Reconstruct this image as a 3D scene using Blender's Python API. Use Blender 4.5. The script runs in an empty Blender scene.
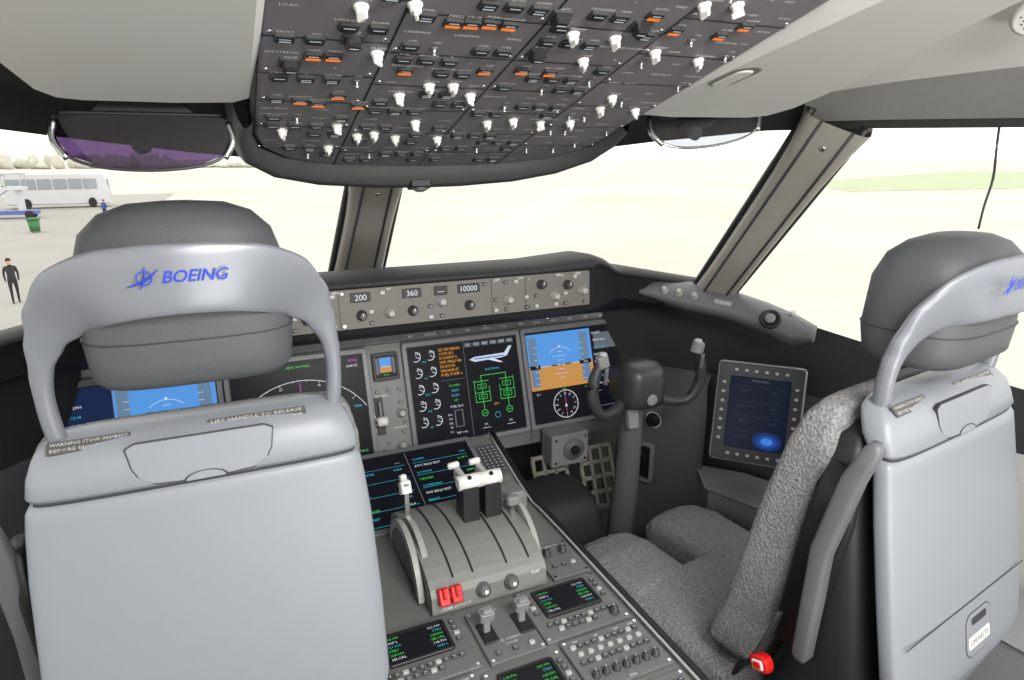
import bpy, math, random
from mathutils import Vector as V, Matrix, noise
random.seed(7)
sc=bpy.context.scene
sc.view_settings.view_transform='Standard'
T=Matrix.Translation
def RX(a): return Matrix.Rotation(math.radians(a),4,'X')
def RY(a): return Matrix.Rotation(math.radians(a),4,'Y')
def RZ(a): return Matrix.Rotation(math.radians(a),4,'Z')
I4=Matrix.Identity(4)
# ---------------------------------------------------------------- camera
FOC=640.0; PIT=math.atan(185/640); YAW=math.atan(298/666)
EYE=V((0,0,1.42))
cd=bpy.data.cameras.new('camera'); cam=bpy.data.objects.new('camera',cd)
cd.lens=FOC/1024*36; cd.sensor_width=36; cd.clip_start=.02; cd.clip_end=2000
cam.location=EYE; cam.rotation_euler=(math.pi/2-PIT,0,-YAW)
sc.collection.objects.link(cam); sc.camera=cam
cF=V((math.sin(YAW)*math.cos(PIT),math.cos(YAW)*math.cos(PIT),-math.sin(PIT)))
cR=V((math.cos(YAW),-math.sin(YAW),0)); cU=cR.cross(cF)
def sight(px,py): return cF+cR*((px-512)/FOC)+cU*((340-py)/FOC)
def uv(Mf,px,py):
    "photo measurement -> coordinates on a real panel plane"
    n=Mf.to_3x3()@V((0,0,1)); d=sight(px,py); t=(Mf.translation-EYE).dot(n)/d.dot(n)
    p=Mf.inverted()@(EYE+d*t); return p.x,p.y
# ---------------------------------------------------------------- materials
def lin(c):
    r=[]
    for k in c[:3]:
        k/=255; r.append(k/12.92 if k<=.04045 else ((k+.055)/1.055)**2.4)
    return (*r,1)
MATS={}
def mat(name,c,rough=.5,metal=0,emit=0,bump=0,scale=60,var=.08,spec=.5,alpha=1,bd=.004):
    if name in MATS: return MATS[name]
    m=bpy.data.materials.new(name); m.use_nodes=True; nt=m.node_tree; b=nt.nodes['Principled BSDF']
    col=lin(c); b.inputs['Roughness'].default_value=rough; b.inputs['Metallic'].default_value=metal
    b.inputs['Specular IOR Level'].default_value=spec
    if emit:
        b.inputs['Base Color'].default_value=(0.01,.01,.01,1); b.inputs['Specular IOR Level'].default_value=.08
        b.inputs['Emission Color'].default_value=col; b.inputs['Emission Strength'].default_value=emit
    else:
        tc=nt.nodes.new('ShaderNodeTexCoord'); nz=nt.nodes.new('ShaderNodeTexNoise'); nz.inputs['Scale'].default_value=scale
        nz.inputs['Detail'].default_value=4
        nt.links.new(tc.outputs['Object'],nz.inputs['Vector'])
        mx=nt.nodes.new('ShaderNodeMix'); mx.data_type='RGBA'
        mx.inputs[6].default_value=tuple(k*(1-var) for k in col[:3])+(1,); mx.inputs[7].default_value=tuple(min(1,k*(1+var)) for k in col[:3])+(1,)
        if var>.24:
            mr_=nt.nodes.new('ShaderNodeMapRange'); mr_.inputs[1].default_value=.32; mr_.inputs[2].default_value=.68; nt.links.new(nz.outputs['Fac'],mr_.inputs[0]); nt.links.new(mr_.outputs[0],mx.inputs[0])
        else: nt.links.new(nz.outputs['Fac'],mx.inputs[0])
        nt.links.new(mx.outputs[2],b.inputs['Base Color'])
        if bump:
            bp=nt.nodes.new('ShaderNodeBump'); bp.inputs['Strength'].default_value=bump; bp.inputs['Distance'].default_value=bd
            nt.links.new(nz.outputs['Fac'],bp.inputs['Height']); nt.links.new(bp.outputs['Normal'],b.inputs['Normal'])
    b.inputs['Alpha'].default_value=alpha
    MATS[name]=m; return m
def glassmat(name,c,gl=.08,rough=.02):
    if name in MATS: return MATS[name]
    m=bpy.data.materials.new(name); m.use_nodes=True; nt=m.node_tree; nt.nodes.clear()
    o=nt.nodes.new('ShaderNodeOutputMaterial'); t=nt.nodes.new('ShaderNodeBsdfTransparent'); g=nt.nodes.new('ShaderNodeBsdfGlossy')
    t.inputs[0].default_value=lin(c); g.inputs['Roughness'].default_value=rough
    x=nt.nodes.new('ShaderNodeMixShader'); x.inputs[0].default_value=gl
    nt.links.new(t.outputs[0],x.inputs[1]); nt.links.new(g.outputs[0],x.inputs[2]); nt.links.new(x.outputs[0],o.inputs[0]); MATS[name]=m; return m
shell=mat('seat_shell_grey',(136,141,149),.4,scale=30,var=.02,spec=.5)
shell2=mat('seat_band_silver',(134,138,146),.36,metal=.25,var=.02,spec=.5)
seam=mat('seam_dark',(54,56,60),.6)
leath=mat('grey_leather',(80,82,86),.55,bump=.15,scale=300,var=.05)
fur=mat('sheepskin_grey',(142,142,144),.95,bump=.9,scale=210,var=.30,spec=.05,bd=.006)
blk=mat('black_plastic',(28,28,30),.5,bump=.05,scale=400)
blk2=mat('soft_black',(36,37,40),.7,bump=.1,scale=500)
dgy=mat('dark_grey_panel',(92,92,96),.55,bump=.05,scale=500)
mgy=mat('mid_grey_panel',(126,127,128),.55,bump=.05,scale=400)
lgy=mat('light_grey_plastic',(168,170,170),.45)
ped=mat('pedestal_grey',(116,118,116),.55,scale=300)
cream=mat('cream_liner',(208,208,206),.65,scale=20,var=.02)
post=mat('window_post_grey',(148,145,138),.42,scale=40)
chrome=mat('chrome',(210,212,215),.15,metal=1,var=.02)
whk=mat('white_knob',(230,230,227),.4,var=.02)
redp=mat('red_plastic',(200,22,22),.4)
blue=mat('blue_print',(24,60,190),.5,var=.02)
txw=mat('white_print',(235,235,232),.6,var=.01)
txg=mat('grey_print',(190,190,188),.6,var=.01)
txd=mat('dark_print',(50,50,52),.6,var=.01)
ybl=mat('yoke_black',(54,54,58),.42)
carpet=mat('carpet',(76,76,80),.95,bump=.8,scale=300,var=.2)
E={}
for k,c,s in [('scr',(10,12,22),.9),('scrb',(16,34,70),1),('blu',(84,150,222),1),('brn',(196,142,74),1),('whi',(225,230,238),1),('grn',(70,215,90),1),
    ('cya',(60,180,205),1),('amb',(240,165,50),1),('mag',(215,70,200),1),('gry',(95,102,112),1),('org',(235,120,40),1.1),('dbl',(40,100,200),1),('key',(190,200,205),.8)]:
    E[k]=mat('lit_'+k,c,.3,emit=s)
# ---------------------------------------------------------------- mesh builder
def inset(p,d):
    n=len(p); out=[]
    for i in range(n):
        a,b,c=V(p[i-1]),V(p[i]),V(p[(i+1)%n]); e1=(b-a).normalized(); e2=(c-b).normalized()
        n1=V((-e1.y,e1.x)); n2=V((-e2.y,e2.x)); k=1/max(.3,1+n1.dot(n2)); q=b+(n1+n2)*k*d; out.append((q.x,q.y))
    return out
def rrect(cx,cy,w,h,r=.002,s=2):
    r=min(r,w*.49,h*.49); o=[]
    for (sx,sy,a0) in ((1,-1,-90),(1,1,0),(-1,1,90),(-1,-1,180)):
        for k in range(s+1):
            a=math.radians(a0+90*k/s); o.append((cx+sx*(w/2-r)+r*math.cos(a),cy+sy*(h/2-r)+r*math.sin(a)))
    return o
_tc={}
def tmesh(s,bold,shear,res=1):
    k=(s,bold,shear,res)
    if k not in _tc:
        cu=bpy.data.curves.new('t','FONT'); cu.body=s; cu.size=1; cu.resolution_u=res; cu.offset=bold; cu.shear=shear
        ob=bpy.data.objects.new('t',cu); me=bpy.data.meshes.new_from_object(ob)
        vs=[tuple(v.co) for v in me.vertices]; fs=[list(p.vertices) for p in me.polygons]
        w=(min(v[0] for v in vs),max(v[0] for v in vs)) if vs else (0,1)
        bpy.data.objects.remove(ob); bpy.data.meshes.remove(me); bpy.data.curves.remove(cu); _tc[k]=(vs,fs,w)
    return _tc[k]
class MB:
    def __init__(s): s.v=[];s.f=[];s.mi=[];s.ms=[];s.sm=[]
    def add(s,vs,fs,m,M=None,sm=False):
        o=len(s.v); s.v+=[tuple(M@V(v)) if M is not None else tuple(v) for v in vs]
        if m not in s.ms: s.ms.append(m)
        i=s.ms.index(m)
        for f in fs: s.f.append([o+k for k in f]); s.mi.append(i); s.sm.append(sm)
        return s
    def poly(s,p,m,M=None): return s.add(p,[list(range(len(p)))],m,M)
    def prism(s,p,z0,z1,m,bev=0,M=None):
        n=len(p); rings=[[(x,y,z0) for x,y in p]]
        if bev:
            rings.append([(x,y,z1-bev) for x,y in p]); rings.append([(x,y,z1) for x,y in inset(p,bev)])
        else: rings.append([(x,y,z1) for x,y in p])
        vs=sum(rings,[]); fs=[list(range(n))[::-1],[(len(rings)-1)*n+k for k in range(n)]]
        for r in range(len(rings)-1):
            for k in range(n): fs.append([r*n+k,r*n+(k+1)%n,(r+1)*n+(k+1)%n,(r+1)*n+k])
        return s.add(vs,fs,m,M)
    def box(s,cx,cy,z0,w,h,z1,m,bev=.001,r=.002,M=None): return s.prism(rrect(cx,cy,w,h,r),z0,z1,m,bev,M)
    def lathe(s,prof,m,M=None,seg=16,sm=True,flute=0):
        vs=[];fs=[]
        for (r,z) in prof:
            for k in range(seg):
                a=2*math.pi*k/seg; rr=r*(1-flute*(k%2)); vs.append((rr*math.cos(a),rr*math.sin(a),z))
        for i in range(len(prof)-1):
            for k in range(seg): fs.append([i*seg+k,i*seg+(k+1)%seg,(i+1)*seg+(k+1)%seg,(i+1)*seg+k])
        s.add(vs,fs,m,M,sm); o=len(prof)-1
        s.add([vs[o*seg+k] for k in range(seg)],[list(range(seg))],m,M); s.add(vs[:seg],[list(range(seg))[::-1]],m,M); return s
    def tube(s,pts,r,m,seg=10,M=None,ry=None,up=(0,0,1),sub=4):
        P=[V(p) for p in pts]; Q=[];RR=[];n=len(P)
        rl=r if isinstance(r,(list,tuple)) else [r]*n
        for i in range(n-1):
            a=P[max(i-1,0)];b=P[i];c=P[i+1];d=P[min(i+2,n-1)]
            for k in range(sub):
                t=k/sub; Q.append(.5*((2*b)+(c-a)*t+(2*a-5*b+4*c-d)*t*t+(3*b-a-3*c+d)*t**3)); RR.append(rl[i]*(1-t)+rl[i+1]*t)
        Q.append(P[-1]);RR.append(rl[-1]); vs=[];fs=[];up=V(up)
        for i,q in enumerate(Q):
            d=(Q[min(i+1,len(Q)-1)]-Q[max(i-1,0)]).normalized(); x=d.cross(up)
            if x.length<.05: x=d.cross(V((.3,1,0)))
            x.normalize(); y=x.cross(d); ra=RR[i]; rb=(ry*RR[i]/rl[0]) if ry else ra
            for k in range(seg):
                a=2*math.pi*k/seg; vs.append(q+x*(ra*math.cos(a))+y*(rb*math.sin(a)))
        for i in range(len(Q)-1):
            for k in range(seg): fs.append([i*seg+k,i*seg+(k+1)%seg,(i+1)*seg+(k+1)%seg,(i+1)*seg+k])
        fs.append(list(range(seg))[::-1]); fs.append([(len(Q)-1)*seg+k for k in range(seg)])
        return s.add(vs,fs,m,M,True)
    def surf(s,g,m,M=None,sm=True):
        nj=len(g[0]); vs=sum([list(r) for r in g],[]); fs=[]
        for i in range(len(g)-1):
            for j in range(nj-1): fs.append([i*nj+j,i*nj+j+1,(i+1)*nj+j+1,(i+1)*nj+j])
        return s.add(vs,fs,m,M,sm)
    def loft(s,secs,m,n=32,M=None,dens=1,fuzz=0,fs_=60):
        S=[]
        for i in range(len(secs)-1):
            for k in range(dens):
                t=k/dens; S.append([a*(1-t)+b*t for a,b in zip(secs[i],secs[i+1])])
        S.append(secs[-1]); vs=[];fs=[]
        for (z,cx,cy,hx,hy,e) in S:
            for k in range(n):
                a=2*math.pi*k/n; c,sn=math.cos(a),math.sin(a)
                x=hx*math.copysign(abs(c)**(2/e),c); y=hy*math.copysign(abs(sn)**(2/e),sn)
                p=V((cx+x,cy+y,z))
                if fuzz:
                    d=noise.noise(p*fs_)*fuzz+noise.noise(p*fs_*2.6)*fuzz*.6; q=V((x,y,0)); 
                    if q.length>0: p+=q.normalized()*d
                    p.z+=noise.noise(p*fs_+V((9,9,9)))*fuzz
                vs.append(p)
        for i in range(len(S)-1):
            for k in range(n): fs.append([i*n+k,i*n+(k+1)%n,(i+1)*n+(k+1)%n,(i+1)*n+k])
        fs.append(list(range(n))[::-1]); fs.append([(len(S)-1)*n+k for k in range(n)])
        return s.add(vs,fs,m,M,True)
    def text(s,t,x,y,z,size,m,M=None,al='c',bold=0,shear=0,wid=None,res=1):
        vs,fs,(a,b)=tmesh(t,bold,shear,res)
        if wid: kx=wid/(b-a)
        else: kx=size
        off={'c':-(a+b)/2,'l':-a,'r':-b}[al]
        return s.add([(x+(v[0]+off)*kx,y+(v[1]-.35)*size,z) for v in vs],fs,m,M)
    def rect(s,x0,y0,x1,y1,z,m,M=None): return s.poly([(x0,y0,z),(x1,y0,z),(x1,y1,z),(x0,y1,z)],m,M)
    def line(s,x0,y0,x1,y1,w,z,m,M=None):
        d=V((x1-x0,y1-y0)); d=d.normalized() if d.length else V((1,0)); nx,ny=-d.y*w/2,d.x*w/2
        return s.poly([(x0-nx,y0-ny,z),(x1-nx,y1-ny,z),(x1+nx,y1+ny,z),(x0+nx,y0+ny,z)],m,M)
    def ring(s,cx,cy,r,w,z,m,a0=0,a1=360,M=None,n=20):
        vs=[];fs=[]
        for k in range(n+1):
            a=math.radians(a0+(a1-a0)*k/n); vs+= [(cx+(r-w/2)*math.cos(a),cy+(r-w/2)*math.sin(a),z),(cx+(r+w/2)*math.cos(a),cy+(r+w/2)*math.sin(a),z)]
        for k in range(n): fs.append([2*k,2*k+1,2*k+3,2*k+2])
        return s.add(vs,fs,m,M)
    def frame(s,w,h,iw,ih,z0,z1,zi,m,M=None,cx=0,cy=0,r=.006):
        o=rrect(cx,cy,w,h,r); ob=inset(o,.0015); i1=rrect(cx,cy,iw,ih,.003); n=len(o)
        vs=[(x,y,z0) for x,y in o]+[(x,y,z1-.0015) for x,y in o]+[(x,y,z1) for x,y in ob]+[(x,y,z1) for x,y in i1]+[(x,y,zi) for x,y in i1]; fs=[list(range(n))[::-1]]
        for q in range(4):
            for k in range(n): fs.append([q*n+k,q*n+(k+1)%n,(q+1)*n+(k+1)%n,(q+1)*n+k])
        return s.add(vs,fs,m,M)
    def mesh(s,name):
        me=bpy.data.meshes.new(name); me.from_pydata(s.v,[],s.f)
        for m in s.ms: me.materials.append(m)
        for p,i,k in zip(me.polygons,s.mi,s.sm): p.material_index=i; p.use_smooth=k
        me.update(); return me
def mk(name,mb,parent=None,M=I4,label=None,cat=None,kind=None,group=None):
    me=mb.mesh(name) if isinstance(mb,MB) else mb
    o=bpy.data.objects.new(name,me); sc.collection.objects.link(o)
    if parent: o.parent=parent
    o.matrix_local=M
    if label: o['label']=label
    if cat: o['category']=cat
    if kind: o['kind']=kind
    if group: o['group']=group
    if me is None: o.empty_display_size=.05
    return o
def thing(name,label,cat,M=I4,kind=None,group=None): return mk(name,None,None,M,label,cat,kind,group)
def struct(name,mb,label,cat,M=I4): return mk(name,mb,None,M,label,cat,'structure')
def axes(o,x,y): 
    x=V(x).normalized(); y=V(y); y=(y-x*y.dot(x)).normalized(); z=x.cross(y)
    return Matrix(((x.x,y.x,z.x,o[0]),(x.y,y.y,z.y,o[1]),(x.z,y.z,z.z,o[2]),(0,0,0,1)))
YZX=Matrix(((0,0,1,0),(1,0,0,0),(0,1,0,0),(0,0,0,1)))
XZ=Matrix(((1,0,0,0),(0,0,-1,0),(0,1,0,0),(0,0,0,1)))
X0=.355
FM=axes((X0,1.56,.66),(1,0,0),(0,.303,.953))
FO=axes((X0,1.20,1.402),(1,0,0),(0,-.958,.287))
FP=axes((X0,.63,.635),(1,0,0),(0,1,0))
FF=axes((X0,1.22,.632),(1,0,0),(0,1,.27))
FG=axes((X0,1.33,1.11),(1,0,0),(0,.08,1))
def mir(x): return 2*X0-x

# ================================================================= SHELL
top=[(X0,1.44,1.385),(.75,1.37,1.425),(.95,1.3,1.45),(1.09,1.10,1.47),(1.17,.93,1.47),(1.30,.66,1.465),(1.40,.3,1.46),(1.46,-.3,1.46),(1.46,-1.3,1.46)]
base=[(X0,1.99,1.0),(.8,1.72,1.01),(1.1,1.47,1.045),(1.215,1.38,1.055),(1.28,1.30,1.05),(1.44,.98,.965),(1.5,.4,.95),(1.5,-.3,.95),(1.5,-1.3,.95)]
def mr(l): return [(mir(x),y,z) for x,y,z in l]
roofz=lambda y:1.455+.26*(1.44-y)
L=mr(top)[::-1]+top[1:]
mb=MB()
edge=[(x+(X0-x)*.06,y-.03,roofz(y)) for x,y,z in L]
cent=[(X0+(x-X0)*.55,y-.2,roofz(y-.2)+.04) for x,y,z in L]
ax=[(X0,y-.2,roofz(y-.2)+.05) for x,y,z in L]
hdr=mat('header_black',(42,42,43),.6)
mb.surf([L,edge,cent,ax],hdr)
struct('ceiling',mb,'dark curved cockpit roof above the windshield frames','ceiling')
mb=MB(); mb.rect(-1.3,-1.4,2.0,2.1,0,carpet); struct('floor',mb,'dark carpeted cockpit floor','floor')
def wall(sgn,name):
    f=(lambda l:l) if sgn>0 else mr
    sill=f([(1.02,1.64,1.07),(1.14,1.56,1.06),(1.25,1.44,1.04),(1.36,1.30,1.0),(1.47,1.0,.955),(1.52,.4,.94),(1.52,-.3,.94),(1.52,-1.3,.94)])
    r1=f([(1.06,1.63,.80),(1.15,1.54,.80),(1.25,1.42,.80),(1.345,1.28,.80),(1.43,1.0,.80),(1.49,.4,.84),(1.49,-.3,.84),(1.49,-1.3,.84)])
    r2=f([(1.08,1.60,.6),(1.16,1.52,.6),(1.26,1.40,.6),(1.35,1.26,.6),(1.43,1.0,.6),(1.5,.4,.6),(1.5,-.3,.6),(1.5,-1.3,.6)])
    r3=[(x,y,0) for x,y,z in r2]
    mb=MB(); mb.surf([sill,r1],blk2)
    mb.surf([r1[:5],r2[:5],r3[:5]],mat('sidewall_grey',(84,86,90),.6)); mb.surf([r1[4:],r2[4:],r3[4:]],mat('sidewall_light',(190,190,188),.6)); struct(name,mb,'grey sidewall lining under the side windows','wall')
wall(1,'wall_right'); wall(-1,'wall_left')
mb=MB(); mb.poly([(-1.0,-1.3,0),(1.7,-1.3,0),(1.7,-1.3,1.9),(-1.0,-1.3,1.9)],cream); mb.poly([(-1.3,-1.3,1.46),(2,-1.3,1.46),(2,-1.3,2.3),(-1.3,-1.3,2.3)],cream)
struct('wall_rear',mb,'plain cream bulkhead behind the crew seats','wall')
mb=MB(); mb.poly([(-.5,1.72,0),(1.2,1.72,0),(1.2,1.72,1.0),(-.5,1.72,1.0)],blk); struct('wall_front',mb,'black footwell bulkhead','wall')
glass=glassmat('window_glass',(252,253,252),.03)
def pane(name,pts):
    mb=MB(); mb.poly(pts,glass); struct(name,mb,'clear cockpit window pane','window')
pane('window_1',top[0:5]+base[3::-1]); pane('window_2',mr(top[0:5]+base[3::-1]))
pane('window_3',top[4:9]+base[8:3:-1]); pane('window_4',mr(top[4:9]+base[8:3:-1]))
def postobj(name,a,b,wa,wb,dirx,m,th=.05):
    a=V(a);b=V(b);d=(b-a).normalized(); x=V(dirx); x=(x-d*x.dot(d)).normalized(); n=x.cross(d)
    mb=MB(); rings=[]
    for k in range(9):
        t=k/8; c=a.lerp(b,t); w=(wa*(1-t)+wb*t)/2*(1+.25*(2*t-1)**4); r=[]
        for q in range(16):
            an=2*math.pi*q/16; cx=math.copysign(abs(math.cos(an))**.5,math.cos(an))*w; cy=math.copysign(abs(math.sin(an))**.5,math.sin(an))*th/2
            r.append(c+x*cx+n*cy)
        r.append(r[0]); rings.append(r)
    mb.surf(rings,m)
    off=n*(-th/2-.001)
    for sx in (-.62,.55):
        mb.tube([a+x*(wa/2*sx)+off,b+x*(wb/2*sx)+off],.003,seam,seg=6)
        mb.tube([a+x*(wa/2*sx)-off,b+x*(wb/2*sx)-off],.003,seam,seg=6)
    for sx in (-1,1): mb.tube([a+x*(wa/2*sx*1.04),b+x*(wb/2*sx*1.04)],.010,blk,seg=8)
    for t in (.08,.92):
        c=a.lerp(b,t)-off; mb.lathe([(.006,0),(.006,.002),(.003,.003)],chrome,T(c)@n.to_track_quat('Z','Y').to_matrix().to_4x4(),seg=10)
    struct(name,mb,'grey moulded window post with dark seams','window post')
postobj('trim_1',(X0-.015,1.99,.99),(X0-.035,1.42,1.395),.15,.105,(1,0,0),post,.06)
postobj('trim_2',(1.195,1.37,1.02),(1.13,.95,1.49),.09,.11,(.65,-.75,0),post,.07)
postobj('trim_3',mr([(1.195,1.37,1.02)])[0],mr([(1.13,.95,1.49)])[0],.09,.11,(.65,.75,0),post,.07)
def liner(M,p):
    mb=MB()
    if sum(p[i-1][0]*p[i][1]-p[i][0]*p[i-1][1] for i in range(len(p)))<0: p=p[::-1]
    mb.prism(p,-.03,0,cream,.008,M)
    return mb
ML=Matrix(((-1,0,0,X0-.29),(0,1,0,0),(0,-.2,-1,1.68),(0,0,0,1)))
mbx=liner(ML,[(.26,-1.2),(.26,.85),(.252,.94),(.235,.975),(.205,.985),(.10,.985),(.03,.975),(.008,.95),(.005,-1.2)]); struct('trim_4',mbx,'cream rounded ceiling liner beside the overhead panel','ceiling liner')
MR_=Matrix(((1,0,0,X0+.29),(0,1,0,0),(0,-.2,-1,1.68),(0,0,0,1)))
mbx=liner(MR_,[(.13,-1.2),(.13,.2),(.20,.5),(.29,.78),(.315,.90),(.305,.955),(.27,.975),(.10,.985),(.03,.975),(.008,.95),(.005,-1.2)])
Mg=MR_@T((.044,.765,0))@RZ(88)
mbx.prism(rrect(0,0,.085,.046,.022,5),0,.001,mat('liner_recess',(120,120,120),.6),.0005,Mg)
mbx.prism(rrect(0.004,0,.070,.028,.013,5),0,.003,cream,.002,Mg)
struct('trim_5',mbx,'cream rounded ceiling liner with an oval grab recess','ceiling liner')
def cove(sgn,name):
    f=(lambda l:l) if sgn>0 else mr
    a=f([(1.10,1.02,1.485),(1.175,.90,1.485),(1.30,.64,1.48),(1.40,.3,1.475),(1.46,-.3,1.47),(1.46,-1.3,1.47)])
    b=f([(1.06,.97,1.53),(1.12,.84,1.545),(1.22,.60,1.56),(1.30,.3,1.57),(1.36,-.3,1.57),(1.36,-1.3,1.57)])
    c=f([(1.02,.86,1.55),(1.06,.75,1.58),(1.10,.52,1.63),(1.15,.2,1.66),(1.2,-.3,1.68),(1.2,-1.3,1.68)])
    d=f([(.98,.76,1.57),(.98,.60,1.62),(1.0,.40,1.68),(1.0,.1,1.74),(1.0,-.3,1.8),(1.0,-1.3,1.9)])
    mb=MB(); mb.surf([a,b],mat('cove_grey',(130,130,128),.6)); mb.surf([b,c,d],cream)
    struct(name,mb,'cream and grey coved lining above the side window','wall lining')
cove(1,'trim_6'); cove(-1,'trim_7')

# ================================================================= GLARESHIELD
mb=MB()
def gsec(u):
    a=abs(u)
    if a<=.45: zt,yf,fr=1.168+.010*max(0,(a-.30))/.15,1.33,.115
    else:
        t=min(1,(a-.45)/.16); t=t*t*(3-2*t); zt=1.178-.052*t-.05*max(0,(a-.61))/.26; yf=1.33+.09*t-.05*max(0,(a-.6))/.25; fr=.125-.050*t
    yd=1.95-.62*max(0,a-.1)/.8
    yd=max(yd,yf+.06)
    x=X0+u
    lt=1.153 if a<=.45 else zt-.015
    return [(x,yd,1.03),(x,yf+.12 if yf+.12<yd else yd-.01,zt+.004),(x,yf+.05,zt+.008),(x,yf+.005,zt+.006),(x,yf-.012,zt),(x,yf-.018,(zt+lt)/2),(x,yf-.012,lt+.002),(x,yf,lt),(x,yf,lt-.10 if a<=.45 else zt-fr),(x,yf+.03,(lt-.10 if a<=.45 else zt-fr)-.008),(x,1.64,.955)]
us=[-.85,-.75,-.66,-.6,-.56,-.53,-.5,-.48,-.46,-.45,-.4,-.3,-.1,.1,.3,.4,.45,.46,.48,.5,.52,.54,.56,.58,.6,.63,.66,.7,.75,.85]
mb.surf([gsec(u) for u in us],blk2)
gs=thing('glareshield','matte black glareshield hood over the instrument panel','glareshield',T((X0,1.5,1.0)))
mk('hood',mb,gs,T((-X0,-1.5,-1.0)))
mcp=thing('autopilot_control_panel','grey panel of knobs, buttons and numeric readouts set in the glareshield','control panel',FG@T((0,0,.002)))
mb=MB(); mb.box(0,-.0,0,.885,.084,.008,mat('autopilot_face_grey',(104,102,99),.55,bump=.05,scale=400),.001,.004)
for x in (-.30,.27,-.155,.185): mb.rect(x-.0008,-.04,x+.0008,.04,.0082,blk)
for x in (-.30,-.155,.185,.27,.36):
    for y in (-.034,.034): mb.lathe([(.003,0),(.003,.001)],chrome,T((x+.008,y,.008)),seg=8)
mk('face_plate',mb,mcp)
knob=MB().lathe([(.0105,0),(.0105,.004),(.008,.006),(.0072,.015),(.0055,.017)],mat('knob_grey',(160,160,158),.4),seg=16,flute=.06)
knobm=knob.mesh('knob')
dk_=MB().lathe([(.0105,0),(.0105,.004),(.0085,.006),(.008,.015),(.006,.017)],mat('knob_dark',(60,60,62),.4),seg=16,flute=.06); dk_.rect(-.0007,0,.0007,.006,.0172,txw); dkm=dk_.mesh('knob')
wk=MB().lathe([(.0078,0),(.0078,.002),(.0062,.003),(.0058,.008),(.005,.009)],whk,seg=14); wk.box(0,0,.008,.004,.013,.014,whk,.001,.001); wkm=wk.mesh('white_knob')
ann=mat('annunciator_frame',(58,58,60),.4)
pb=MB().box(0,0,0,.021,.0165,.0035,ann,.001); pb.box(0,0,.003,.0172,.0130,.0042,mat('button_black',(24,24,26),.35),.0004,.001); pb.rect(-.006,.0014,.006,.0034,.0044,E['key']); pbm=pb.mesh('push_button')
pb2=MB().box(0,0,0,.021,.0165,.0035,ann,.001); pb2.box(0,0,.003,.0172,.0130,.0042,MATS['button_black'],.0004,.001); pb2.rect(-.006,-.0040,.006,-.0016,.0044,E['key']); pb2.rect(-.006,.0014,.006,.0030,.0044,E['key']); pb2m=pb2.mesh('push_button')
ab=MB().box(0,0,0,.0200,.016,.0035,ann,.001); ab.rect(-.0082,-.0064,.0082,-.0004,.0038,E['org']); ab.rect(-.0082,.0008,.0082,.0064,.0038,blk); ab.rect(-.0055,.0022,.0055,.0044,.0040,E['key']); abm=ab.mesh('amber_button')
gb=MB().box(0,0,0,.024,.022,.003,ann,.001); gb.box(0,0,.003,.018,.017,.012,mat('guard_dark',(38,38,40),.3),.003,.003); gb.rect(-.005,-.001,.005,.001,.0122,txw); gbm=gb.mesh('guarded_switch')
tg=MB().lathe([(.0048,0),(.0048,.002)],dgy,seg=8); tg.lathe([(.0016,.002),(.0024,.008),(.002,.009)],chrome,seg=8); tgm=tg.mesh('toggle')
sb=MB().box(0,0,0,.0098,.0078,.004,mat('button_grey',(66,67,70),.4),.0008); sb.rect(-.0030,-.0009,.0030,.0009,.0041,E['key']); sbm=sb.mesh('small_button')
wb_=MB().box(0,0,0,.0098,.0078,.004,mat('button_pale',(176,178,178),.4),.0008); wbm=wb_.mesh('small_button')
MK=[(-.42,.012),(-.37,.012),(-.33,-.01),(-.22,-.012),(-.19,.018),(-.11,-.014),(-.05,-.014),(.0,-.014),(.065,-.0),(.13,-.014),(.225,-.01),(.31,.018),(.345,-.012),(.38,.012),(.42,-.005)]
for i,(x,y) in enumerate(MK): mk('knob',dkm if i%2 else knobm,mcp,T((x,y,.008))@Matrix.Scale(1.1,4))
bi=0
for yy in (-.032,-.008,.03):
    for k in range(34):
        x=-.425+k*.0258
        if any(abs(x-a)<.018 and abs(yy-b)<.02 for a,b in MK): continue
        if yy>0 and any(abs(x-a)<.036 for a in (-.11,0,.13,.065,-.22)): continue
        if (k*7+int(yy*1000))%3==0: continue
        mk('push_button',sbm if (k+bi)%2 else wbm,mcp,T((x,yy,.008)))
    bi+=1
for x,s,w in [(-.11,'200',.042),(.0,'360',.042),(.065,'---',.030),(.13,'10000',.052)]:
    mb=MB(); mb.box(0,0,0,w,.020,.003,blk,.0006); mb.text(s,0,0,.0035,.017,E['whi'],res=4); mk('numeric_readout',mb,mcp,T((x,.024,.008)))
for x,s in [(-.41,'BARO'),(-.36,'MINS'),(-.16,'HDG'),(-.05,'V/S'),(.2,'APP'),(.26,'LOC'),(.36,'BARO'),(.41,'MINS')]:
    mb=MB(); mb.text(s,0,0,.0083,.007,txw); mk('lettering',mb,mcp,T((x,.037,0)))

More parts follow.
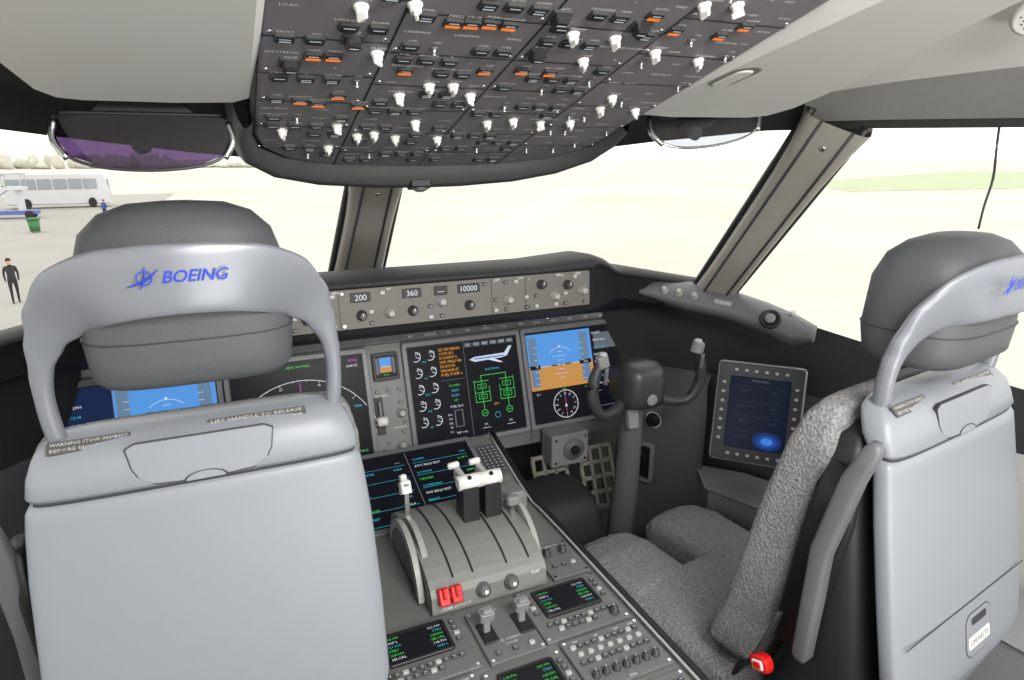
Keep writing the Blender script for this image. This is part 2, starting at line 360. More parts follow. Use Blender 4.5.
# ================================================================= MAIN PANEL
mp=thing('instrument_panel','grey main instrument panel carrying the displays','instrument panel',FM)
mb=MB(); mb.prism([(-.76,-.055),(-.12,-.055),(-.1,-.02),(.1,-.02),(.12,-.055),(.70,-.055),(.745,.0),(.77,.1),(.765,.33),(-.77,.33),(-.78,.1)],-.04,-.001,dgy,.002)
mb.rect(-.76,.285,.76,.288,.0003,blk); mb.rect(-.054,-.03,.054,.29,.0002,mgy)
for x in (-.4,-.05,.05,.4): mb.rect(x-.001,-.05,x+.001,.30,.0006,blk)
for x in [-.7,-.5,-.3,-.15,.15,.3,.5,.7]: mb.lathe([(.004,0),(.004,.001),(.002,.0015)],chrome,T((x,.305,0)),seg=8)
for k in range(12): mb.text(['BRT','LWR DSPL','ND','PFD','OUTBD','WXR','TERR','EICAS','HUD','MAP','CTR','INBD'][k],.08+.055*k,.297,.0006,.007,txw)
mk('panel_board',mb,mp)
mb=MB(); mb.frame(.07,.075,.056,.058,0,.012,.006,blk); mk('standby_bezel',mb,mp,T((0,.225,0)))
mb=MB(); mb.rect(-.028,-.029,.028,.029,.0065,E['scr']); mb.rect(-.016,0,.016,.024,.0067,E['blu']); mb.rect(-.016,-.016,.016,0,.0067,E['brn']); mb.rect(-.026,-.02,-.018,.024,.0067,E['gry']); mb.rect(.018,-.02,.026,.024,.0067,E['gry'])
mb.line(-.01,0,.01,0,.0015,.007,E['whi']); mb.text('29.92',0,-.022,.007,.007,E['grn']); mk('standby_screen',mb,mp,T((0,.225,0)))
for x,y in [(-.03,.16),(.0,.16),(.03,.16),(.03,.125),(.03,.045),(-.03,.0),(-.015,.02),(.035,.07)]: mk('push_button',sbm,mp,T((x,y,0)))
for x,y in [(.028,.095),(.02,.01)]: mk('knob',knobm,mp,T((x,y,0))@Matrix.Scale(1.3,4))
mb=MB(); mb.box(0,.0,0,.022,.10,.004,blk,.001); mb.box(0,.015,.004,.006,.05,.02,mgy,.001); mb.lathe([(.001,-.014),(.013,-.012),(.013,.012),(.001,.014)],whk,T((0,-.012,.03))@RY(90),seg=16)
mk('landing_gear_lever',mb,mp,T((-.03,.095,0)))
mb=MB(); mb.text('LDG GEAR',-.02,.148,.0004,.007,txw); mb.text('UP',-.045,.13,.0004,.007,txw); mb.text('DN',-.045,.06,.0004,.007,txw); mb.text('AUTOBRAKE',.02,.058,.0004,.006,txw); mk('lettering',mb,mp)
zf,zl,zt=.0003,.0006,.0009
def lines(mb,x,y,n,dy,size,cols,words,al='l'):
    for k in range(n): mb.text(words[k%len(words)],x,y-k*dy,zt,size,E[cols[k%len(cols)]],al=al)
def compass(mb,cx,cy,r,a0=0,a1=360,col='whi',nums=True):
    mb.ring(cx,cy,r,.0014,zl,E[col],a0,a1,n=36)
    n=int((a1-a0)/10)
    for k in range(n+1):
        a=math.radians(a0+10*k); l=.006 if k%3==0 else .003
        mb.line(cx+(r-l)*math.cos(a),cy+(r-l)*math.sin(a),cx+r*math.cos(a),cy+r*math.sin(a),.0011,zl,E[col])
        if nums and k%3==0: mb.text(str((k*3)%36),cx+(r-.011)*math.cos(a),cy+(r-.011)*math.sin(a),zt,.008,E[col])
def pfd(mb,x0,x1,y0,y1):
    w=x1-x0;h=y1-y0; cx=(x0+x1)/2; ya=y0+h*.36; hz=ya+(y1-ya)*.40
    mb.rect(x0,ya,x1,hz,zf,E['brn']); mb.rect(x0,hz,x1,y1-.004,zf,E['blu'])
    tp=mat('lit_tape',(100,128,158),.3,emit=1)
    mb.rect(x0+w*.03,ya+.01,x0+w*.15,y1-.012,zl,tp); mb.rect(x1-w*.18,ya+.01,x1-w*.05,y1-.012,zl,tp)
    mb.rect(x0+w*.02,hz-.006,x0+w*.18,hz+.006,zl+.0001,E['scr']); mb.text('0',x0+w*.13,hz,zt,.01,E['whi']); mb.rect(x1-w*.21,hz-.006,x1-w*.02,hz+.006,zl+.0001,E['scr']); mb.text('620',x1-w*.11,hz,zt,.009,E['whi'])
    for k in range(7):
        mb.line(x0+w*.1,ya+.018+k*.018,x0+w*.15,ya+.018+k*.018,.001,zt,E['whi']); mb.line(x1-w*.18,ya+.018+k*.018,x1-w*.13,ya+.018+k*.018,.001,zt,E['whi'])
    mb.line(x0,hz,x1,hz,.0012,zl,E['whi'])
    for k in range(-3,4):
        if k: 
            l=.016 if k%2==0 else .009; mb.line(cx-l,hz+k*.013,cx+l,hz+k*.013,.001,zl,E['whi'])
            if k%2==0: mb.text(str(abs(k)*5),cx-l-.008,hz+k*.013,zt,.006,E['whi'])
    mb.ring(cx,hz,.052,.001,zl,E['whi'],45,135); mb.poly([(cx-.004,hz+.057,zt),(cx+.004,hz+.057,zt),(cx,hz+.050,zt)],E['whi'])
    for s in (-1,1): mb.rect(cx+s*.012 if s>0 else cx-.034,hz-.0015,cx+.034 if s>0 else cx-.012,hz+.0015,zt+.0001,E['scr'])
    mb.rect(cx-.002,hz-.002,cx+.002,hz+.002,zt+.0001,E['scr'])
    mb.line(cx-.02,hz-.02,cx+.02,hz-.02,.0014,zl+.0001,E['mag'])
    compass(mb,cx,y0+h*.17,h*.155); mb.line(cx,y0+h*.06,cx,y0+h*.30,.0012,zl,E['mag']); mb.poly([(cx-.004,y0+h*.14,zt),(cx+.004,y0+h*.14,zt),(cx,y0+h*.18,zt)],E['whi'])
    mb.text('360',cx,y0+h*.34,zt,.008,E['grn']); mb.text('29.92 IN',x1-w*.12,ya-.008,zt,.007,E['grn']); mb.text('GS 0',x0+w*.1,ya-.012,zt,.007,E['whi'])
def s_aux(mb,x0,x1,y0,y1,gr=True):
    if gr: mb.rect(x0+.012,y1-.07,x1-.02,y1-.02,zf,E['gry'])
    lines(mb,x0+.008,y1-.02,9,.022,.009,['whi','whi','cya','whi'],['FLIGHT','XPDR 2000','UTC 12:08','DATE','ELAPSED','FLT 787','SELCAL','TAIL N787','---- '])
    mb.rect(x0+.004,y0+.02,x1-.004,y0+.022,zl,E['gry'])
def s_eicas(mb,x0,x1,y0,y1):
    w=x1-x0;h=y1-y0
    for i in range(2):
        for j in range(5):
            cx=x0+.022+i*.040; cy=y1-.026-j*.045
            mb.ring(cx,cy,.013,.0018,zl,E['whi'],-120,90,n=12); mb.text(['17.1','41.0','100','62.0','0.9'][j],cx+.006,cy+.008,zt,.010,E['whi']); mb.line(cx,cy,cx+.012,cy-.006,.0015,zt,E['whi'])
    for j,t in enumerate(['TPR','N1','EGT','N2','FF']): mb.text(t,x0+.044,y1-.042-j*.045,zt,.008,E['cya'])
    w2=['ELEC GND HANDLING','DOOR FWD CARGO','DOOR ENTRY 1L','HYD PRESS PRI','ENG SHUTDOWN','PARK BRAKE SET','FUEL PUMP L','NO AUTOLAND']
    for k in range(7): mb.text(w2[k],x0+w*.55,y1-.014-k*.0118,zt,.0110,E['amb'],al='l',wid=.062-.010*((k*5)%3))
    mb.rect(x0+w*.54,y1-h*.38,x0+w*.97,y1-h*.375,zl,E['gry'])
    for k,(a,c) in enumerate([('DOWN','grn'),('GEAR','cya'),('FLAPS','cya'),('UP','grn')]): mb.text(a,x0+w*.76,y1-h*.44-k*.014,zt,.009,E[c])
    mb.rect(x0+w*.7,y0+h*.12,x0+w*.86,y0+h*.3,zl,E['gry']); mb.rect(x0+w*.72,y0+h*.13,x0+w*.84,y0+h*.29,zl+.0001,E['scr']); mb.text('TAT +14c',x0+w*.8,y0+h*.06,zt,.008,E['whi'])
    mb.text('FUEL 32.4',x0+w*.76,y0+h*.34,zt,.009,E['whi'])
    for k in range(5): mb.text(['12.6','PSI','OIL','74','0.0'][k],x0+w*.62,y0+h*.26-k*.012,zt,.008,E['whi'])
def s_syn(mb,x0,x1,y0,y1):
    w=x1-x0;h=y1-y0;cx=(x0+x1)/2
    for k,t in enumerate(['SYS','CDU','INFO','CHKL','COMM','ND']): 
        mb.rect(x0+.004+k*w*.16,y1-.016,x0+.002+(k+.9)*w*.16,y1-.004,zl,E['gry']); mb.text(t,x0+.003+(k+.45)*w*.16,y1-.010,zt,.006,E['whi'])
    pw=mat('lit_airframe',(200,212,228),.3,emit=1)
    Pp=[(x0+.014,y1-.052),(x0+.03,y1-.060),(x0+w*.7,y1-.057),(x1-.03,y1-.053),(x1-.012,y1-.026),(x1-.022,y1-.026),(x1-.038,y1-.044),(x0+.03,y1-.046)]
    mb.poly([(a,b,zf+.0001) for a,b in Pp],pw)
    mb.poly([(a,b,zf+.0003) for a,b in [(x0+w*.42,y1-.057),(x0+w*.55,y1-.057),(x0+w*.72,y1-.070),(x0+w*.66,y1-.070)]],E['whi']); mb.rect(x0+.03,y1-.0535,x1-.04,y1-.0505,zf+.0004,E['dbl'])
    for sx in (-1,1):
        X=cx+sx*.038
        mb.ring(X,y0+h*.22,.009,.0014,zl,E['grn']); mb.text('GEN',X,y0+h*.22,zt,.006,E['grn'])
        mb.line(X,y0+h*.26,X,y0+h*.62,.0014,zl,E['grn']); mb.line(X+sx*.022,y0+h*.34,X+sx*.022,y0+h*.58,.0013,zl,E['grn']); mb.line(X-sx*.022,y0+h*.34,X-sx*.022,y0+h*.50,.0013,zl,E['grn'])
        for yy in (.34,.44,.56): mb.line(X-.022,y0+h*yy,X+.022,y0+h*yy,.0014,zl,E['grn'])
        for yy in (.37,.48): mb.rect(X-.013,y0+h*yy,X+.013,y0+h*(yy+.05),zt,E['grn']); mb.rect(X-.0118,y0+h*yy+.0012,X+.0118,y0+h*(yy+.05)-.0012,zt+.0001,E['scr']); mb.text('BUS',X,y0+h*yy+.0065,zt+.0002,.007,E['grn'])
        mb.text('P/S',X,y0+h*.1,zt,.008,E['whi']); mb.rect(X-.012,y0+h*.06,X+.012,y0+h*.064,zl,E['whi'])
    mb.line(cx-.04,y0+h*.62,cx+.04,y0+h*.62,.0014,zl,E['grn']); mb.text('ELECTRICAL',cx,y0+h*.68,zt,.008,E['cya']); mb.text('APU',cx,y0+h*.30,zt,.008,E['amb'])
    mb.ring(cx,y0+h*.18,.008,.0012,zl,E['cya'])
def s_nd(mb,x0,x1,y0,y1):
    cx=(x0+x1)/2; h=y1-y0; compass(mb,cx,y0+h*.10,h*.72,15,165,nums=True); compass(mb,cx,y0+h*.10,h*.36,20,160,nums=False,col='gry')
    mb.text('HDG 360 MAG',cx,y1-.012,zt,.009,E['grn']); mb.line(cx,y0+h*.2,cx,y0+h*.8,.0014,zl,E['mag']); mb.line(cx,y0+h*.3,cx+.04,y0+h*.6,.0014,zl,E['grn'])
    mb.poly([(cx-.006,y0+h*.12,zt),(cx+.006,y0+h*.12,zt),(cx,y0+h*.18,zt)],E['whi'])
    mb.text('GS 0 TAS ---',x0+.01,y1-.012,zt,.009,E['whi'],al='l'); mb.text('KPAE',x1-.012,y1-.012,zt,.010,E['mag'],al='r'); mb.text('1208.5Z',x1-.012,y1-.026,zt,.009,E['whi'],al='r'); mb.text('TFC',x0+.01,y0+h*.4,zt,.009,E['cya'],al='l'); mb.text('VOR L',x0+.01,y0+.014,zt,.009,E['grn'],al='l')
    mb.text('VOR R',x1-.01,y0+.014,zt,.009,E['grn'],al='r'); mb.text('TERR',x1-.012,y0+h*.5,zt,.009,E['cya'],al='r')
bez=mat('bezel_grey',(112,114,120),.4)
def display(u0,u1,draw,lab,M=FM,v0=.0,v1=.265):
    w=u1-u0;h=v1-v0; t=thing('display_unit',lab,'cockpit display',M@T(((u0+u1)/2,(v0+v1)/2,.0)),group='flight displays on the main panel')
    mb=MB(); mb.frame(w+.030,h+.032,w+.006,h+.006,0,.014,.011,bez); mb.frame(w+.006,h+.006,w,h,0.002,.0125,.008,blk,r=.003); mk('bezel',mb,t)
    mb=MB(); mb.rect(-w/2,-h/2,w/2,h/2,0,E['scr']); draw(mb,-w/2,w/2,-h/2,h/2); mk('screen',mb,t,T((0,0,.0085)))
    return t
def d4(mb,x0,x1,y0,y1):
    xm=x0+(x1-x0)*.66; pfd(mb,x0,xm,y0,y1); mb.rect(xm,y0,xm+.0015,y1,zl,E['gry']); s_aux(mb,xm,x1,y0,y1)
def d1(mb,x0,x1,y0,y1):
    xm=x0+(x1-x0)*.34; pfd(mb,xm,x1,y0,y1); mb.rect(xm,y0,xm+.0015,y1,zl,E['gry']); mb.rect(x0,y0,xm,y1,zf*.5,E['scrb']); s_aux(mb,x0,xm,y0,y1,False)
def d3(mb,x0,x1,y0,y1):
    xm=(x0+x1)/2; s_eicas(mb,x0,xm,y0,y1); mb.rect(xm,y0,xm+.0015,y1,zl,E['gry']); s_syn(mb,xm,x1,y0,y1)
display(.062,.382,d3,'dark bezelled screen with engine gauges, amber messages and an aircraft diagram')
display(.415,.742,d4,'dark bezelled screen with blue and brown artificial horizon')
display(-.382,-.062,s_nd,'dark bezelled screen with a white navigation compass arc')
display(-.742,-.415,d1,'dark bezelled screen with blue horizon and flight data')

# ================================================================= PEDESTAL
pe=thing('centre_pedestal','grey centre console between the two pilot seats','console',T((X0,.9,0)))
mb=MB(); prof=[(.1,0),(1.45,0),(1.49,.60),(1.46,.695),(1.22,.632),(1.07,.635),(.1,.635)]
mb.prism(prof,-.235,.235,ped,0,T((0,-.9,0))@YZX); mk('body',mb,pe)
for s in (-1,1):
    pts=[(s*.243,.1-.9,.64),(s*.243,1.07-.9,.64),(s*.243,1.22-.9,.638),(s*.243,1.47-.9,.70)]
    rl_=mk('side_rail',MB().tube(pts,.010,blk,seg=8,ry=.006),pe)
    mk('rail_edge',MB().tube([(p[0]-s*.009,p[1],p[2]+.004) for p in pts],.0028,lgy,seg=6),rl_,label='pale edging strip')
def s_low(mb,x0,x1,y0,y1):
    xm=(x0+x1)/2; mb.rect(xm-.001,y0,xm+.001,y1,zl,E['gry'])
    lines(mb,x0+.012,y1-.03,8,.024,.010,['cya','cya','grn','cya'],['RTE 1','ORIGIN KPAE','---- ----','FLT NO','DEST ----','ROUTE','ACTIVATE','PERF INIT'])
    lines(mb,xm+.012,y1-.03,8,.024,.010,['cya','whi','cya','grn'],['COMM','ATC REQUEST','LOGON','UPLINK','COMPANY','WX REQUEST','PRINT','RETURN'])
    lines(mb,xm-.02,y1-.03,8,.024,.009,['whi','cya'],['----','KSEA','12.4','07R'],al='r'); lines(mb,x1-.012,y1-.03,8,.024,.009,['cya','grn'],['ON','2 OF 3','----','ARM'],al='r')
    for k in range(5):
        mb.line(x0+.01,y1-.042-.045*k,xm-.01,y1-.042-.045*k,.0009,zl,E['cya']); mb.line(xm+.01,y1-.042-.045*k,x1-.01,y1-.042-.045*k,.0009,zl,E['cya'])
display(-.165,.155,s_low,'dark bezelled lower screen with cyan and green menu text',FF,.005,.235)
def keypad(M,w,h,nx,ny,par=None,nm='keypad',lab=None,key=sbm,gap=.012):
    mb=MB(); mb.box(0,0,0,w,h,.006,dgy,.001,.003); o=mk(nm,mb,par,M,lab)
    for i in range(nx):
        for j in range(ny): mk('key',key,o,T(((i-(nx-1)/2)*gap,(j-(ny-1)/2)*gap,.006)))
    return o
keypad(T((-X0,-.9,0))@FF@T((.20,.155,0)),.06,.12,4,8,pe)
def module(name,lab,x,y,w,h,scr=None,knobs=(),btn=(),whites=(),words=(),cat='control panel',sc_=1):
    t=thing(name,lab,cat,FP@T((x,y,0)),group='modules on the centre pedestal')
    mb=MB(); mb.box(0,0,0,w,h,.008,mat('module_grey',(106,107,108),.5,scale=400),.001,.002)
    for sx in (-1,1):
        for sy in (-1,1): mb.lathe([(.003,0),(.003,.0012)],chrome,T((sx*(w/2-.006),sy*(h/2-.006),.008)),seg=8)
    for (tx,a,b) in words: mb.text(tx,a,b,.0083,.006,txw)
    mk('face_plate',mb,t)
    if scr:
        a,b,sw,sh,lns,cols=scr
        mb=MB(); mb.frame(sw+.012,sh+.012,sw,sh,.008,.013,.010,blk); mk('screen_frame',mb,t,T((a,b,0)))
        mb=MB(); mb.rect(-sw/2,-sh/2,sw/2,sh/2,.0104,E['scr'])
        for k,l in enumerate(lns):
            mb.text(l,-sw/2+.003,sh/2-.006-k*(sh-.006)/len(lns),.0107,.0072,E[cols[k%len(cols)]],al='l'); mb.text(lns[(k+2)%len(lns)][:7],sw/2-.003,sh/2-.006-k*(sh-.006)/len(lns),.0107,.0072,E[cols[(k+1)%len(cols)]],al='r')
        mk('screen',mb,t,T((a,b,0)))
    for a,b in knobs: mk('knob',dkm,t,T((a,b,.008))@Matrix.Scale(.85*sc_,4))
    for a,b in whites: mk('white_button',wbm,t,T((a,b,.008)))
    for i,(a,b) in enumerate(btn): mk('push_button',wbm if i%4==2 else sbm,t,T((a,b,.008)))
    return t
radio=['118.700','VHF L','121.900','STBY','128.500','SELCAL']
for s in (-1,1):
    module('tuning_panel','grey radio tuning panel with a green-lit screen and keys',s*.14,.215,.165,.135,scr=(0,.02,.10,.062,radio,['grn','whi','cya','grn']),
      btn=[(-.068,.045-.014*k) for k in range(4)]+[(.068,.045-.014*k) for k in range(4)]+[(-.06+.0133*k,-.033) for k in range(10)]+[(-.045+.0133*k,-.047) for k in range(6)],knobs=[(.06,-.048)] if s>0 else [(-.06,-.048)])
    module('audio_panel','grey audio panel with rows of small knobs and lit keys',s*.15,.085,.15,.11,
      knobs=[(-.055+.0185*k,-.03) for k in range(7)],btn=[(-.06+.0133*k,.0) for k in range(10)]+[(-.06+.0133*k,.035) for k in range(10)],whites=[(-.055+.0185*k,.018) for k in range(7)],words=[('VHF',-.05,.047),('HF',-.01,.047),('SAT',.03,.047),('CAB',.058,.047),('MIC',-.05,-.05),('SPKR',0,-.05)],sc_=.8)
    module('audio_panel','grey panel with keys and small rotary knobs',s*.15,-.035,.15,.10,knobs=[(-.05,0),(0,0),(.05,0)],btn=[(-.06+.0133*k,.03) for k in range(10)]+[(-.06+.0133*k,-.03) for k in range(10)])
module('tuning_panel','grey radio tuning panel with a green-lit screen and keys',0,.06,.135,.14,scr=(0,.02,.085,.065,radio,['grn','grn','cya']),btn=[(-.058,.045-.014*k) for k in range(4)]+[(.058,.045-.014*k) for k in range(4)]+[(-.05+.0125*k,-.035) for k in range(9)]+[(-.05+.0125*k,-.052) for k in range(9)])
module('switch_panel','small grey panel around the fuel cutoff levers',.005,.205,.10,.125,btn=[(-.03,-.045),(0,-.045),(.03,-.045)],words=[('FUEL CONTROL',0,-.02),('CUTOFF',0,-.03),('RUN',0,.055)])
module('switch_panel','small grey panel with rotary trim selectors',.185,.345,.08,.11,knobs=[(-.018,.02),(.018,.02)],btn=[(-.02,-.02),(0,-.02),(.02,-.02)],words=[('RUDDER TRIM',0,.045)])
for x in (-.025,.04):
    t=thing('fuel_cutoff_lever','grey block-headed fuel cutoff lever','lever',FP@T((x,.21,.008)),group='fuel cutoff levers')
    mb=MB(); mb.box(0,0,0,.026,.05,.003,blk,.001); mb.box(0,.005,0,.012,.012,.03,mgy,.001); mk('stem',mb,t)
    mb=MB(); mb.box(0,0,0,.026,.02,.018,mgy,.003,.004,RX(14)); mb.box(0,-.004,.018,.018,.01,.024,mgy,.002,.003,RX(14)); mk('grip',mb,t,T((0,.006,.028)))
tq=thing('thrust_quadrant','rounded grey thrust lever quadrant housing','throttle quadrant',T((X0+.01,.92,.640)))
pr=[(0,0)]+[(.150+.150*math.cos(math.radians(a)),.024+.056*math.sin(math.radians(a))) for a in range(170,5,-12)]+[(.31,0)]
qg=mat('quadrant_grey',(126,127,125),.5); mb=MB(); mb.prism(pr[::-1],-.106,.118,qg,0,YZX); mk('housing',mb,tq)
qe=mat('quadrant_edge',(156,157,154),.4)
for x in (-.114,-.095,.125):
    mb=MB(); seg=[(.145+.112*math.cos(math.radians(a)),-.014+.114*math.sin(math.radians(a))) for a in range(8,173,6)]
    mb.prism(seg,x-.006,x+.006,qe,.003,YZX); mb.prism(inset(seg,.016),x-.007,x+.0065,dgy,0,YZX); mk('side_disc',mb,tq)
mb=MB()
for x in (-.06,-.022,.045,.090):
    g=[[(x+dx,.150+.150*math.cos(math.radians(a)),.0255+.056*math.sin(math.radians(a))) for dx in (-.0018,.0018)] for a in range(150,25,-12)]
    mb.surf(g,blk,sm=False)
mk('lever_slot',mb,tq)
for tx,x,z,a in (('SPD BRK',-.080,.034,70),('STAB CUTOUT',-.06,.008,88),('FLAP',.095,.034,70)):
    mb=MB(); mb.text(tx,0,0,0,.008,txw); mk('lettering',mb,tq,T((x,.0,z))@RX(a))
for x in (.022,.068):
    t=mk('thrust_lever',MB().prism([(-.036,-.012),(.020,-.012),(.012,.150),(-.030,.150)],-.017,.017,blk,.002,YZX),tq,T((x,.17,.0)),'black lever arm with a white handle')
    mb=MB(); mb.lathe([(.010,-.0228),(.0150,-.0218),(.0152,.0218),(.010,.0228)],whk,T((0,-.012,.157))@RY(90),seg=18); mb.lathe([(.004,-.012),(.007,-.010),(.007,.010),(.004,.012)],whk,T((-.012,.042,.170))@RY(85),seg=12); mb.box(-.006,.018,.142,.012,.055,.168,mat('handle_grey',(190,190,188),.4),.003,.004); mb.lathe([(.005,0),(.004,.003)],blk,T((0,-.02,.169))@RX(20),seg=10); mk('handle',mb,t)
t=mk('speed_brake_lever',MB().prism([(-.008,0),(.008,0),(.006,.11),(-.006,.11)],-.005,.005,chrome,.001,YZX),tq,T((-.085,.235,.03))); 
mb=MB(); mb.box(0,0,0,.022,.03,.028,whk,.004,.006,RX(-30)); mb.box(0,.006,.024,.014,.02,.04,whk,.003,.005,RX(-30)); mk('handle',mb,t,T((0,0,.085)),'pale grey handle')
t=mk('flap_lever',MB().prism([(-.006,0),(.006,0),(.005,.06),(-.005,.06)],-.005,.005,chrome,.001,YZX),tq,T((.106,.13,.055))); mb=MB(); mb.box(0,0,.05,.026,.02,.066,mgy,.004,.006); mk('handle',mb,t)
for x in (-.085,-.062): mb=MB(); mb.box(0,0,0,.020,.030,.014,redp,.002,.002,RX(60)); mb.box(0,.006,.014,.006,.02,.02,redp,.002,.002,RX(60)); mk('guarded_switch',mb,tq,T((x,.004,.032)),'red guarded cutout switch')
for x in (-.01,.045):
    mb=MB(); mb.lathe([(.014,0),(.014,.004),(.011,.005),(.011,.014),(.007,.016)],dgy,RX(70),seg=18); mb.lathe([(.004,.016),(.003,.02)],chrome,RX(70),seg=8); mk('alternate_trim_knob',mb,tq,T((x,.002,.026)))
mb=MB(); mb.box(.0,.0,0,.065,.06,.045,mgy,.010,.012); mk('switch_box',mb,tq,T((.178,.30,-.01)))

# ================================================================= OVERHEAD PANEL
oh=thing('overhead_panel','dark grey overhead switch panel covered in white knobs and amber buttons','overhead panel',FO)
front=[(-.297,.16),(-.285,.10),(-.245,.045),(-.18,.012),(-.08,-.004),(.08,-.004),(.18,.012),(.245,.045),(.285,.10),(.297,.16)]
out=front+[(.30,1.2),(-.30,1.2)]
mb=MB(); mb.prism(out,-.03,0,mat('overhead_grey',(110,107,112),.55,bump=.04,scale=400),.003); mk('panel_board',mb,oh)
ld=mat('lip_dark',(70,70,72),.5)
mb=MB(); g=[]
rim=[(-.300,.22),(-.301,.16),(-.289,.095),(-.248,.041),(-.18,.008),(-.08,-.008),(.0,-.010),(.08,-.008),(.18,.008),(.248,.041),(.289,.095),(.301,.16),(.300,.22)]
for i,(x,y) in enumerate(rim):
    a=V(rim[max(0,i-1)]);b=V(rim[min(len(rim)-1,i+1)]); tt=(b-a).normalized(); nn=V((tt.y,-tt.x)); q=math.sin(math.pi*min(1,max(.08,(i+.5)/(len(rim))))); w=.066*q**.7; dz=.027*q
    g.append([V((x+nn.x*w*k,y+nn.y*w*k,z)) for k,z in ((0,-.002),(.10,.001+dz*.3),(.3,.004+dz*.8),(.55,.004+dz),(.78,-.006+dz*.8),(.95,-.022+dz*.4),(1,-.05))])
mb.surf(g,ld); mk('front_cowl',mb,oh)
mb=MB(); lip=[(x*1.02,y-.005) if y<.5 else (x*1.02,y) for x,y in out]
mb.prism(lip,-.06,-.006,ld,.004); mk('housing',mb,oh)
mb=MB()
ys=[.10,.20,.295,.38,.47,.56,.66,.76]
for x in (-.165,-.01,.145): mb.rect(x-.0014,.0,x+.0014,1.1,.0004,blk)
for i,y in enumerate(ys):
    for a,b in ((-.298,-.165),(-.165,-.01),(-.01,.145),(.145,.298)):
        o=.02*((i*3+int(a*20))%3-1); mb.rect(a,y+o-.0012,b,y+o+.0012,.0004,blk)
        for xx in (a+.008,b-.008): mb.lathe([(.003,0),(.003,.001),(.001,.0014)],chrome,T((xx,y+o+.009,0)),seg=8)
mk('panel_seam',mb,oh)
KN=[(361,6),(415,4),(377,53),(573,34),(615,38),(704,5),(737,5),(655,52),(698,60),(429,85),(453,85),(399,95),(415,122),(374,133),(395,137),(437,138),(470,95),(487,122),(513,120),(282,130),(328,147),(337,125),(357,135),(570,122),(600,108),(612,97),(540,122),(635,110),(583,60)]
ON=[uv(FO,*k) for k in KN]
for a,b in ON: mk('selector_knob',wkm,oh,T((a,b,0))@RZ(random.choice([0,20,-30,45])))
GD=[(353,38),(537,52),(640,25),(290,62),(560,15)]
OG=[uv(FO,*k) for k in GD]
for a,b in OG: mk('guarded_switch',gbm,oh,T((a,b,0)))
AM=[(453,22),(471,23),(490,23),(509,25),(313,55),(333,56),(300,100),(338,95),(358,105),(405,70),(522,70),(550,72),(720,35),(745,26),(675,30),(485,70),(655,15),(318,103)]
OA=[uv(FO,*k) for k in AM]
for a,b in OA: mk('amber_push_button',abm,oh,T((a,b,0)),'black push button with lit amber legend')
taken=ON+OA+OG; nb=0;nt_=0; W=['ELECTRICAL','BATTERY','APU GEN','HYDRAULIC','PUMP','FUEL','CROSSFEED','ANTI-ICE','WING','ENGINE','LANDING','L','R','NAV','STROBE','WIPER','CABIN','TEMP','PACK','BLEED','ON','OFF','AUTO','START','IRS','LOGO','TAXI','SEAT BELTS','PRESS','FWD','AFT','EMER LIGHTS','OXY','WINDOW HEAT','FAULT','NORM']
mb=MB()
for a,b in taken: mb.text(random.choice(W),a,b+.0135,.0008,.0065,txw)
for c,(cl,cr) in enumerate(((-.290,-.170),(-.158,-.016),(-.004,.140),(.150,.290))):
    n=int((cr-cl)/.0262); 
    for j in range(20):
        b=.040+j*.0330
        for i in range(n):
            a=cl+.015+i*(cr-cl-.03)/(n-1)
            if b<.02+.12*(abs(a)/.3)**4 or b>.68: continue
            if any(abs(a-p)<.0215 and abs(b-q)<.019 for p,q in taken): continue
            if (j+c)%4==3:
                if i%2==0: mb.text(random.choice(W),a,b,.0008,.0065,txw)
                continue
            r=random.random()
            if (i+j*2+c)%5<3 and nb<98: mk('push_button',pb2m if r<.35 else pbm,oh,T((a,b,0))); nb+=1; mb.text(random.choice(W),a,b+.0128,.0008,.0058,txw)
            elif r<.25 and nt_<30: mk('toggle_switch',tgm,oh,T((a,b,0))@RX(20)); nt_+=1; mb.text('ON',a,b+.012,.0008,.006,txw)
            elif r<.5: mb.text(random.choice(W),a,b,.0008,.0065,txw)
mk('lettering',mb,oh)
mb=MB(); Mc=T((0,-.040,.031))@RX(4); mb.box(0,0,-.01,.042,.034,.003,blk,.002,.004,Mc); mb.lathe([(.012,.003),(.012,.007),(.008,.009)],dgy,Mc@T((0,.003,0)),seg=18); mb.ring(0,.003,.0105,.0014,.0075,txw,M=Mc); mb.text('STBY',0,-.0120,.0033,.005,txw,M=Mc); mk('compass_light_box',mb,oh)

# ================================================================= HEAD-UP COMBINERS
def combiner(M,lab,gm,rm):
    t=thing('combiner_display',lab,'head-up display',M,group='stowed combiner glasses')
    pts=[(-.105,.03),(-.108,.0),(-.095,-.022),(-.06,-.036),(0,-.041),(.06,-.036),(.095,-.022),(.108,.0),(.105,.03),(.09,.036),(-.09,.036)]
    mb=MB(); mb.prism(pts,-.002,.002,gm); mk('glass',mb,t)
    mb=MB(); mb.tube([(x*1.02,y*1.03,0) for x,y in pts[:9]],.0024,rm,seg=8,up=(0,0,1))
    for s in (-1,1): mb.tube([(s*.108,.026,0),(s*.112,0,0),(s*.098,-.026,0)],.0048,chrome,seg=8,up=(0,0,1))
    mk('rim',mb,t)
    mb=MB(); mb.tube([(x*1.0,.036,0) for x in (-.1,-.05,0,.05,.1)],.003,blk,seg=8); mb.box(0,.022,-.03,.07,.028,-.004,blk,.003,.008); mb.prism([(-.07,.036),(.07,.036),(.05,.06),(-.05,.06)],-.03,-.004,blk,.003); mb.lathe([(.014,0),(.013,.01),(.008,.014)],dgy,T((-.01,.0,-.03)),seg=16); mk('mount',mb,t)
